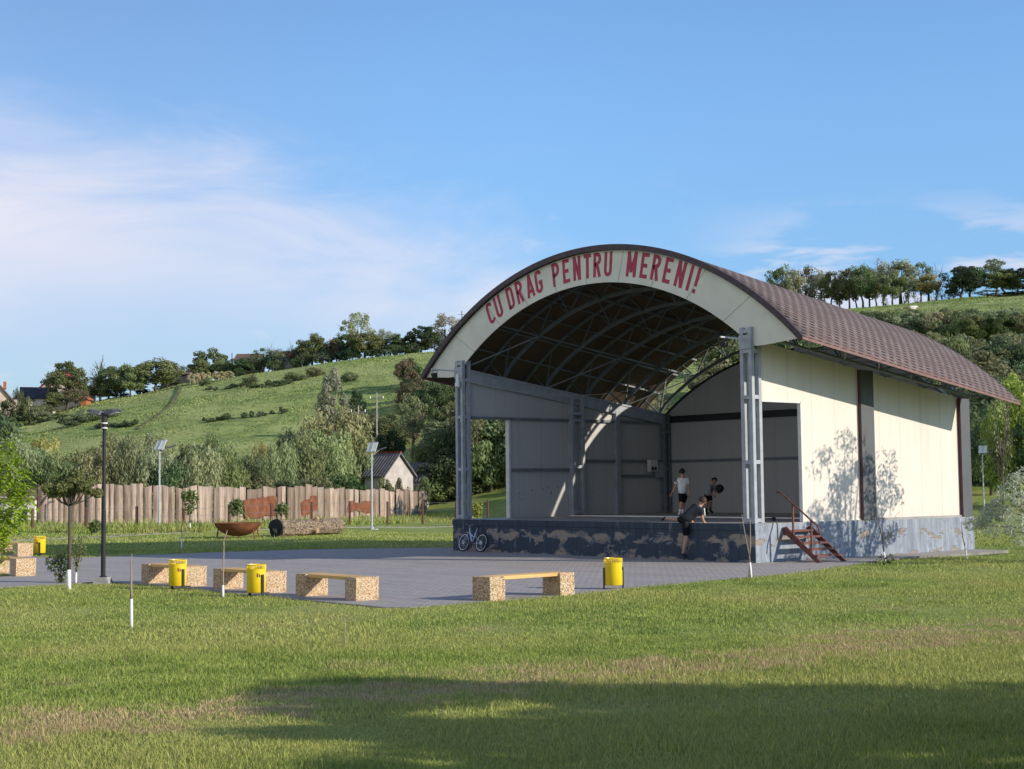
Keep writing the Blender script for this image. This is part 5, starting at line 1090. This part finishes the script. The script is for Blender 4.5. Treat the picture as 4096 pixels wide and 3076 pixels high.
def sheep():
    px = 3669; t = hit(3669, 1246); g = ground_at(px, t); S = empty('sheep', (g.x, g.y, g.z), math.atan2(RH[1], RH[0]), 'white sheep grazing on the right hill meadow under the grove', 'sheep', None)
    b = MB(); L_ = [(-.55, .30), (-.35, .36), (0, .38), (.35, .35), (.55, .25), (.72, .17), (.86, .13)]; zc = [.72, .74, .73, .76, .84, .95, .88]
    n = 12; V = []
    for (x, r), z in zip(L_, zc):
        for j in range(n): V.append((x, r*.8*cos(2*pi*j/n), z+r*sin(2*pi*j/n)))
    Fs = [(i*n+j, i*n+(j+1) % n, (i+1)*n+(j+1) % n, (i+1)*n+j) for i in range(len(L_)-1) for j in range(n)]+[tuple(range(n))[::-1], tuple((len(L_)-1)*n+j for j in range(n))]
    b.add(V, Fs)
    for x in (-.42, .38):
        for y in (-.15, .15): b.tube([(x, y, .55), (x+.02, y, .3), (x, y, 0)], [.09, .055, .045], 6)
    b.tube([(.86, -.02, .88), (1.05, -.02, .74)], [.11, .06], 8); b.build('body', G['wool'], S, smooth=True)
sheep()

# ------------------------------------------------------------------ grass
def grass():
    def frustum(n, t0, t1, p=2.0, lim=.40):
        u = RNG.uniform(0, 1, n); t = (t0**p+(t1**p-t0**p)*u)**(1/p); a = RNG.uniform(-lim, lim, n); return CAM[0]+t*FH[0]+a*t*RH[0], CAM[1]+t*FH[1]+a*t*RH[1], t
    xs, ys, ts, hs, ws = [], [], [], [], []
    for n, t0, t1, hh, ww in ((240000, 7.5, 14, .070, .008), (260000, 14, 24, .070, .011), (240000, 24, 40, .065, .016), (120000, 40, 62, .07, .026), (90000, 58, 92, .09, .045)):
        x, y, t = frustum(n, t0, t1); xs.append(x); ys.append(y); ts.append(t); hs.append(np.full(n, hh)); ws.append(np.full(n, ww))
    # overgrown strip at the foot of the fences
    n = 26000; a = RNG.uniform(-.36, -.02, n); px = 2048+a*F_PX; tf = np.interp(px, [0, 500, 800, 1050, 1300, 1520, 1701, 2000], [90, 92.5, 95.5, 106, 118, 129, 141, 132])-RNG.uniform(.1, 9, n)**1.0*np.interp(px, [0, 2000], [.9, 2.2])
    xs.append(CAM[0]+tf*FH[0]+a*tf*RH[0]); ys.append(CAM[1]+tf*FH[1]+a*tf*RH[1]); ts.append(tf); hs.append(np.full(n, .42)*RNG.uniform(.4, 1.2, n)); ws.append(np.full(n, .06))
    x = np.concatenate(xs); y = np.concatenate(ys); t = np.concatenate(ts); hh = np.concatenate(hs); ww = np.concatenate(ws)
    # tufts: height follows a patchy field
    f = hnoise(x, y, .55, 1)*.5+hnoise(x, y, 1.9, 3)*.5; hh = hh*np.clip(.75+.55*f, .35, 1.7)*RNG.uniform(.5, 1.35, len(x))
    hh = np.where(RNG.random(len(x)) < .03, hh*1.9, hh); keep = ~in_poly(x+RNG.normal(0, .05, len(x)), y+RNG.normal(0, .05, len(x)), PLAZA) & ~((x > -.1) & (x < 15.3) & (y > -.1) & (y < 12.1)); x, y, t, hh, ww = (q[keep] for q in (x, y, t, hh, ww)); n = len(x); z = H(x, y)-.01
    ang = RNG.uniform(0, 2*pi, n); dx, dy = np.cos(ang), np.sin(ang); ln = RNG.uniform(.1, .75, n)*hh; la = RNG.uniform(0, 2*pi, n); lx, ly = np.cos(la)*ln, np.sin(la)*ln; w = ww*.5
    B1 = np.stack([x-dx*w, y-dy*w, z], 1); B2 = np.stack([x+dx*w, y+dy*w, z], 1); M1 = np.stack([x-dx*w*.7+lx*.35, y-dy*w*.7+ly*.35, z+hh*.6], 1); M2 = np.stack([x+dx*w*.7+lx*.35, y+dy*w*.7+ly*.35, z+hh*.6], 1); T = np.stack([x+lx, y+ly, z+hh], 1)
    tint = RNG.uniform(0, 1, n)
    V = np.stack([B1, B2, M2, M1, T], 1).reshape(-1, 3); i = np.arange(n)*5; F = np.concatenate([np.stack([i, i+1, i+2], 1), np.stack([i, i+2, i+3], 1), np.stack([i+3, i+2, i+4], 1)])
    o = np_mesh('lawn_grass', V, F, G['blades'], None, np.concatenate([tint]*3), nper=3); tag(o, 'short mown lawn grass with straw coloured patches', 'grass', kind='stuff')
    # taller meadow on the hillside
    n = 120000; a = RNG.uniform(-.38, .40, n); t = RNG.uniform(150, 282, n); x = CAM[0]+t*FH[0]+a*t*RH[0]; y = CAM[1]+t*FH[1]+a*t*RH[1]; z = H(x, y)-.05; f = hnoise(x, y, 2.2, 5)*.5+hnoise(x, y, 7, 8)*.5; hh = RNG.uniform(.12, .34, n)*np.clip(.7+.9*f, .2, 2.2); w = RNG.uniform(.08, .22, n)
    ang = RNG.uniform(0, 2*pi, n); dx, dy = np.cos(ang)*w, np.sin(ang)*w; lx = RNG.normal(0, .12, n); ly = RNG.normal(0, .12, n)
    V = np.stack([np.stack([x-dx, y-dy, z], 1), np.stack([x+dx, y+dy, z], 1), np.stack([x+lx, y+ly, z+hh], 1)], 1).reshape(-1, 3); F = np.arange(n*3).reshape(-1, 3)
    m = NT('meadow_blades'); at_ = m.n('ShaderNodeAttribute', attribute_name='tint'); st2 = m.noise(.05, 4, .5, (1, 1, 4)); c = m.mix(at_.outputs['Fac'], (.18, .250, .072), (.295, .355, .118)); c = m.mix(m.step(st2, .4, .62, 0, .6), c, (.33, .365, .135)); M_ = m.done(c, .7, .15, trans=.2)
    o = np_mesh('meadow_grass', V, F, M_, None, RNG.uniform(0, 1, n), nper=3); tag(o, 'rough uneven meadow grass covering the hillside', 'grass', kind='stuff')
grass()

# ------------------------------------------------------------------ people, ball, bicycle, scooter
RX = Vector((RH[0], RH[1], 0)); FX = Vector((-FH[0], -FH[1], 0)); ZV = Vector((0, 0, 1))     # right, toward the camera, up
def skinned(name, chains, mat, parent, sub=2):
    """chains: list of [(Vector, radius), ...]; consecutive chains may share points (matched by position)"""
    V = []; E = []; Rr = []
    def idx(p, r):
        for i, q in enumerate(V):
            if (q-p).length < 1e-5: return i
        V.append(p.copy()); Rr.append(r); return len(V)-1
    for ch in chains:
        k = [idx(p, r) for p, r in ch]; E += [(a, b) for a, b in zip(k[:-1], k[1:])]
    me = bpy.data.meshes.new(name); me.from_pydata([tuple(v) for v in V], E, []); o = bpy.data.objects.new(name, me); COL.objects.link(o); o.parent = parent
    me.materials.append(mat); sk = o.modifiers.new('skin', 'SKIN'); sk.use_smooth_shade = True; sk.branch_smoothing = .3
    L_ = me.skin_vertices[0].data
    for i, r in enumerate(Rr):
        rr = r if isinstance(r, tuple) else (r, r); L_[i].radius = rr; L_[i].use_root = (i == 0)
    ss_ = o.modifiers.new('sub', 'SUBSURF'); ss_.levels = sub; ss_.render_levels = sub
    return o
def limb(a, b, r0, r1, n=3, bend=None):
    out = []
    for i in range(n+1):
        f = i/n; p = a.lerp(b, f); 
        if bend: p = p+bend*math.sin(pi*f)
        out.append((p, r0+(r1-r0)*f))
    return out
def person(label, J, k, skin, shirt, shorts, hair, shoes, face, group, base, stripe=None, socks=None, shoe_col=None, hood=None, curl=1):
    """J: joints (world survey units) ; k: size of one head-height / .235 m -> units per metre"""
    S = empty('person', base, 0, label, 'person', group); L = {n: Vector(p)-Vector(base) for n, p in J.items()}; u = lambda m: m*k
    torso = [(L['pelvis'], u(.11)), (L['pelvis'].lerp(L['chest'], .5), u(.10)), (L['chest'], u(.12)), (L['neck'], u(.052)), (L['head']-(L['head']-L['neck']).normalized()*u(.07), u(.055)), (L['head'], u(.088)), (L['head']+(L['head']-L['neck']).normalized()*u(.07), u(.07))]
    ch = [torso]
    for s in 'lr':
        sh, el, wr, hd = (L[s+q] for q in ('sh', 'el', 'wr', 'ha')); hp, kn, an = (L[s+q] for q in ('hip', 'kn', 'an'))
        ch += [[(L['chest'], u(.12)), (sh, u(.046))], limb(sh, el, u(.046), u(.036)), limb(el, wr, u(.038), u(.026))]
        d = (hd-wr).normalized(); palm = wr+d*u(.055); ch += [[(wr, u(.026)), (palm, (u(.038), u(.018)))]]
        ch += [[(L['pelvis'], u(.11)), (hp, u(.082))], limb(hp, kn, u(.085), u(.055)), [(kn, u(.055)), (kn.lerp(an, .3), u(.056)), (kn.lerp(an, .65), u(.042)), (an, u(.034))]]
    body = skinned('body', ch, skin, S)
    for s in 'lr':      # five fingers per hand, rooted in the palm
        wr, hd = L[s+'wr'], L[s+'ha']; d = (hd-wr).normalized(); side = d.cross(face).normalized() if abs(d.dot(face)) < .9 else d.cross(ZV).normalized(); nrm = side.cross(d); b = MB(); palm = wr+d*u(.06)
        for q, (off, ln) in enumerate(((-.030, .060), (-.010, .072), (.010, .068), (.030, .055))):
            st = palm+side*u(off); m1 = st+d*u(ln*.55)+nrm*u(.006*curl); e = m1+(d*.75+nrm*.55*curl).normalized()*u(ln*.5); b.tube([st, m1, e], [u(.009), u(.0085), u(.006)], 6)
        st = palm-side*u(.03)-d*u(.02); m1 = st-side*u(.025)+d*u(.02); b.tube([st, m1, m1+(d-side*.3)*u(.028)], [u(.011), u(.010), u(.007)], 6)
        b.build('fingers', skin, S, smooth=True)
    # face: nose, eyes, brows, mouth, ears on the head
    up = (L['head']-L['neck']).normalized(); fc = (face-up*face.dot(up)).normalized(); sd_ = up.cross(fc).normalized(); c = L['head']; b = MB()
    b.tube([c+fc*u(.082)+up*u(.015), c+fc*u(.108)-up*u(.018), c+fc*u(.085)-up*u(.028)], [u(.008), u(.014), u(.008)], 6)
    for s in (-1, 1): b.tube([c+sd_*s*u(.085)+up*u(.02), c+sd_*s*u(.094)-up*u(.0), c+sd_*s*u(.083)-up*u(.03)], [u(.010), u(.015), u(.008)], 6)
    b.build('ears_and_nose', skin, S, smooth=True)
    b = MB()
    for s in (-1, 1): b.ball(c+fc*u(.083)+sd_*s*u(.032)+up*u(.012), u(.010), 6)
    b.build('eyes', G['black'], S, smooth=True); MB().bar(c+fc*u(.086)-sd_*u(.022)-up*u(.048), c+fc*u(.086)+sd_*u(.022)-up*u(.048), u(.008), u(.006)).build('mouth', G['brick'], S)
    # hair cap: upper back of the skull
    V = []; Fs = []; n, m_ = 16, 8; b = MB()
    for i in range(m_+1):
        th = i/m_*R(112)
        for j in range(n):
            ph = 2*pi*j/n; d = up*cos(th)+(fc*cos(ph)+sd_*sin(ph))*sin(th); cut = 1.0
            if cos(ph) > .2: d = (up*cos(min(th, R(62)))+(fc*cos(ph)+sd_*sin(ph))*sin(min(th, R(62)))); 
            rr = u(.112)*(1+.04*math.sin(j*5.1+i*3.3)); V.append(c+up*u(.008)-fc*u(.006)+d*rr*Vector((1, 1, 1)).x*(1.06 if i < 2 else 1))
    b.add(V, [(i*n+j, i*n+(j+1) % n, (i+1)*n+(j+1) % n, (i+1)*n+j) for i in range(m_) for j in range(n)]); b.build('hair', hair, S, smooth=True)
    # shirt
    hem = L['pelvis']-(L['chest']-L['pelvis']).normalized()*u(.07)
    ch = [[(hem, u(.168)), (L['pelvis'].lerp(L['chest'], .45), u(.165)), (L['chest'], u(.182)), (L['chest'].lerp(L['neck'], .62), u(.095))]]
    for s in 'lr': ch += [[(L['chest'], u(.182)), (L[s+'sh'], u(.092)), (L[s+'sh'].lerp(L[s+'el'], .72), u(.078))]]
    st = skinned('shirt', ch, shirt, S)
    if stripe:
        for s in stripe: 
            sh, el = L[s+'sh'], L[s+'el']; MB().tube([sh+RX*u(.055)+ZV*u(.045), sh.lerp(el, .35)+RX*u(.062), sh.lerp(el, .74)+RX*u(.064)], [u(.022)]*3, 6).build('sleeve_stripe', G['whitecloth'], st, smooth=True)
    ch = [[(L['pelvis']+ZV*u(.03), u(.140)), (L['pelvis'], u(.140))]]
    for s in 'lr': ch += [[(L['pelvis'], u(.140)), (L[s+'hip'], u(.108)), (L[s+'hip'].lerp(L[s+'kn'], .5), u(.098)), (L[s+'hip'].lerp(L[s+'kn'], .92), u(.088))]]
    skinned('shorts', ch, shorts, S)
    for s in 'lr':
        an, to = L[s+'an'], L[s+'to']; d = (to-an); sole = an+d*.12
        if socks: MB().tube([L[s+'kn'].lerp(an, .62), an], [u(.046), u(.040)], 8).build('sock', socks, S, smooth=True)
        skinned('shoe', [[(an+(L[s+'kn']-an).normalized()*u(.02), u(.045)), (an-d*.18, u(.048)), (an.lerp(to, .55), (u(.046), u(.040))), (to, (u(.040), u(.026)))]], shoes, S)
    return S
PZ = lambda x, y: (2600+x/3.3225, 1800+y/3.3225)
def jz(x, y, dep, off=0): p = atdep(*PZ(x, y), dep-off); return Vector(p)
def people():
    G_ = None
    # boy in white T-shirt, seen from behind, walking away
    D_ = 55.6; j = lambda x, y, o=0: jz(x, y, D_, o); s = 1
    J = dict(head=j(427, 292), neck=j(430, 345), chest=j(428, 420), pelvis=j(430, 575), lsh=j(362, 388), rsh=j(496, 388), lel=j(335, 488, -.05), rel=j(508, 492, .05), lwr=j(292, 572, .1), rwr=j(522, 572, .12), lha=j(277, 605, .14), rha=j(528, 604, .16),
             lhip=j(412, 605), rhip=j(450, 605), lkn=j(416, 712, .10), rkn=j(444, 708, -.16), lan=j(398, 835, .06), ran=j(437, 832, -.25), lto=j(380, 862, -.02), rto=j(445, 852, -.50))
    b = j(415, 868); b.z = 1.243
    person('boy with dark hair in a white T-shirt and black shorts, back turned, on the stage', J, 1.80/1.62, G['skin'], G['whitecloth'], G['blackcloth'], G['hair'], G['whitecloth'], (-FX*.9+RX*.45).normalized(), 'boys playing ball at the stage', b, socks=G['whitecloth'])
    # boy crouching forward to the ball at the back
    D_ = 58.6
    J = dict(head=j(857, 408), neck=j(836, 462, .02), chest=j(812, 500, .04), pelvis=j(762, 592), lsh=j(788, 482, .12), rsh=j(858, 486, -.05), lel=j(795, 572, .22), rel=j(862, 548, .02), lwr=j(838, 606, .28), rwr=j(896, 572, .10), lha=j(868, 628, .32), rha=j(925, 574, .14),
             lhip=j(748, 606, .05), rhip=j(788, 604), lkn=j(762, 700, .22), rkn=j(808, 692, .18), lan=j(748, 812, .10), ran=j(800, 800, -.02), lto=j(768, 858, .18), rto=j(842, 842, .04))
    b = j(780, 866); b.z = 1.243
    person('boy in grey shirt and dark shorts bending towards a black ball at the back', J, 1.75/1.62, G['skin2'], G['greycloth'], G['blackcloth'], G['hair'], G['rubber'], (FX*.75+RX*.6-ZV*.25).normalized(), 'boys playing ball at the stage', b, socks=G['blackcloth'])
    # boy leaning over the stage edge from the ground, left leg swung up on the stage
    D_ = 47.55
    J = dict(head=j(700, 680, -.02), neck=j(672, 742, -.02), chest=j(620, 792), pelvis=j(462, 925), lsh=j(588, 742, -.10), rsh=j(690, 800, .16), lel=j(530, 805, -.22), rel=j(695, 905, .12), lwr=j(555, 950, -.26), rwr=j(722, 965, -.08), lha=j(588, 966, -.30), rha=j(762, 970, -.14),
             lhip=j(430, 915, -.08), rhip=j(468, 955, .05), lkn=j(388, 930, -.34), rkn=j(482, 1175, .10), lan=j(190, 903, -.42), ran=j(434, 1385), lto=j(150, 938, -.42), rto=j(482, 1432, .10))
    b = j(450, 1450); b.z = 0.0
    person('boy in dark jersey with white sleeve stripe leaning on the stage edge, one leg raised', J, 2.2/1.75, G['skin'], G['navycloth'], G['blackcloth'], G['hair2'], G['rubber'], (-FX*.5+RX*.85).normalized(), 'boys playing ball at the stage', b, stripe='r', curl=.3)
people()
def ball():
    c = jz(928, 512, 58.5, .14); S = MB(); r = .165; S.lathe([(max(.001, r*sin(pi*i/14)), -r*cos(pi*i/14)) for i in range(15)], 22, c); o = S.build('basketball', G['rubber'], None, smooth=True)
    tag(o, 'black ball in the air just above the outstretched hand of the crouching boy', 'ball')
ball()
def bicycle():
    y0 = -.42; S = empty('bicycle', (1.1, y0, 0), 0, 'pale blue bicycle leaning against the left end of the plinth', 'bicycle'); r = .35; xf, xr = .0, 1.05; lean = lambda z: .22*z/.9
    P = lambda x, z, w=0: (x, lean(z)+w, z)
    for x, nm in ((xf, 'front'), (xr, 'rear')):
        b = MB(); n = 36
        def ring(rr, th): 
            pts = [P(x+rr*cos(2*pi*i/n), r+rr*sin(2*pi*i/n)) for i in range(n+1)]; return pts
        w = MB().tube(ring(r-.03, 0), .026, 7).build('wheel', G['rubber'], S, smooth=True); MB().tube(ring(r-.062, 0), .014, 5).build('rim', G['whitecloth'], w)
        b = MB()
        for i in range(14): a = 2*pi*i/14; b.tube([P(x, r), P(x+(r-.06)*cos(a), r+(r-.06)*sin(a))], .0025, 3)
        b.build('spokes', G['galv'], w); MB().tube([P(x, r, -.06), P(x, r, .06)], .022, 8).tube([P(x, r, -.035), P(x, r, -.030)], .08, 12).build('hub', G['galv'], w)
    bb = P(.50, .30); st = P(.64, .80); hd = P(.24, .78); hb = P(.21, .88); T_ = lambda a, b_, q: b.tube([a, b_], q, 8)
    b = MB(); T_(hd, bb, .032); T_(P(.25, .70), P(.58, .52), .024); T_(bb, st, .022); T_(bb, P(xr, .35), .016); T_(P(.60, .60), P(xr, .35), .013); T_(hb, P(.26, .68), .026); b.build('frame', G['bikepaint'], S, smooth=True)
    b = MB(); T_(P(.25, .70, -.05), P(xf, .35, -.06), .015); T_(P(.25, .70, .05), P(xf, .35, .06), .015); b.build('fork', G['bikepaint'], S, smooth=True)
    MB().tube([hb, P(.18, .98)], .015, 6).tube([P(.30, 1.02, -.30), P(.18, 1.0, -.16), P(.16, .98, 0), P(.18, 1.0, .16), P(.30, 1.02, .30)], .015, 6).build('handlebar', G['galv'], S, smooth=True)
    MB().tube([st, P(.66, .90)], .013, 6).build('seat_post', G['galv'], S); b = MB(); b.add([P(.52, .90, -.02), P(.52, .90, .02), P(.72, .92, .08), P(.80, .93, .075), P(.80, .93, -.075), P(.72, .92, -.08), P(.52, .93, 0), P(.76, .96, 0)], [(0, 1, 6), (1, 2, 7, 6), (2, 3, 7), (3, 4, 7), (4, 5, 7), (5, 0, 6, 7), (5, 4, 3, 2, 1, 0)]); b.build('saddle', G['black'], S)
    MB().tube([P(.50, .30, -.055), P(.50, .30, -.045)], .10, 14).tube([P(.50, .30, -.06), P(.58, .16, -.06)], .012, 5).tube([P(.50, .30, .06), P(.42, .44, .06)], .012, 5).build('crank', G['black'], S)
bicycle()
def scooter():
    p = (13.2, 2.2); S = empty('scooter', (p[0], p[1], 1.2), math.atan2(RH[1], RH[0]), 'dark kick scooter lying on the stage floor behind the side opening', 'scooter')
    MB().box(0, .62, -.06, .06, .07, .10).build('deck', G['rubber'], S); MB().tube([(.0, 0, .09), (-.10, 0, .14), (-.42, .04, .26)], .018, 7).tube([(-.42, -.16, .27), (-.42, .24, .25)], .014, 6).build('steering_bar', G['black'], S)
    for x in (-.06, .66): MB().tube([(x, -.02, .075), (x, .02, .075)], .072, 16).build('wheel', G['black'], S)
scooter()

# ------------------------------------------------------------------ tell repeats apart, then scale to metres
def ordinals():
    words = ['first', 'second', 'third', 'fourth', 'fifth', 'sixth', 'seventh', 'eighth', 'ninth', 'tenth', 'eleventh', 'twelfth']
    by = {}
    for o in COL.objects:
        if o.parent is None and 'label' in o.keys() and o.get('group') and o['group'] != GS: by.setdefault(o['label'], []).append(o)
    for lab, L_ in by.items():
        if len(L_) < 2: continue
        def px(o):
            d = np.array(o.location)-CAM; return 2048+F_PX*(d @ RT)/(d @ FW)
        L_.sort(key=px); n = len(L_)
        for i, o in enumerate(L_):
            w = (lambda q: words[q] if q < 12 else f'{q+1}th' if (q+1) % 10 > 3 or (q+1) % 10 == 0 or q < 20 else f"{q+1}{ {1: 'st', 2: 'nd', 3: 'rd'}[(q+1) % 10]}")
            o['label'] = f"{lab}, {w(i)} from left" if i < (n+1)//2 else f"{lab}, {w(n-1-i)} from right"
ordinals()
for o in list(COL.objects):
    if o.parent is None and o.type != 'CAMERA':
        o.location = o.location*SC; o.scale = o.scale*SC
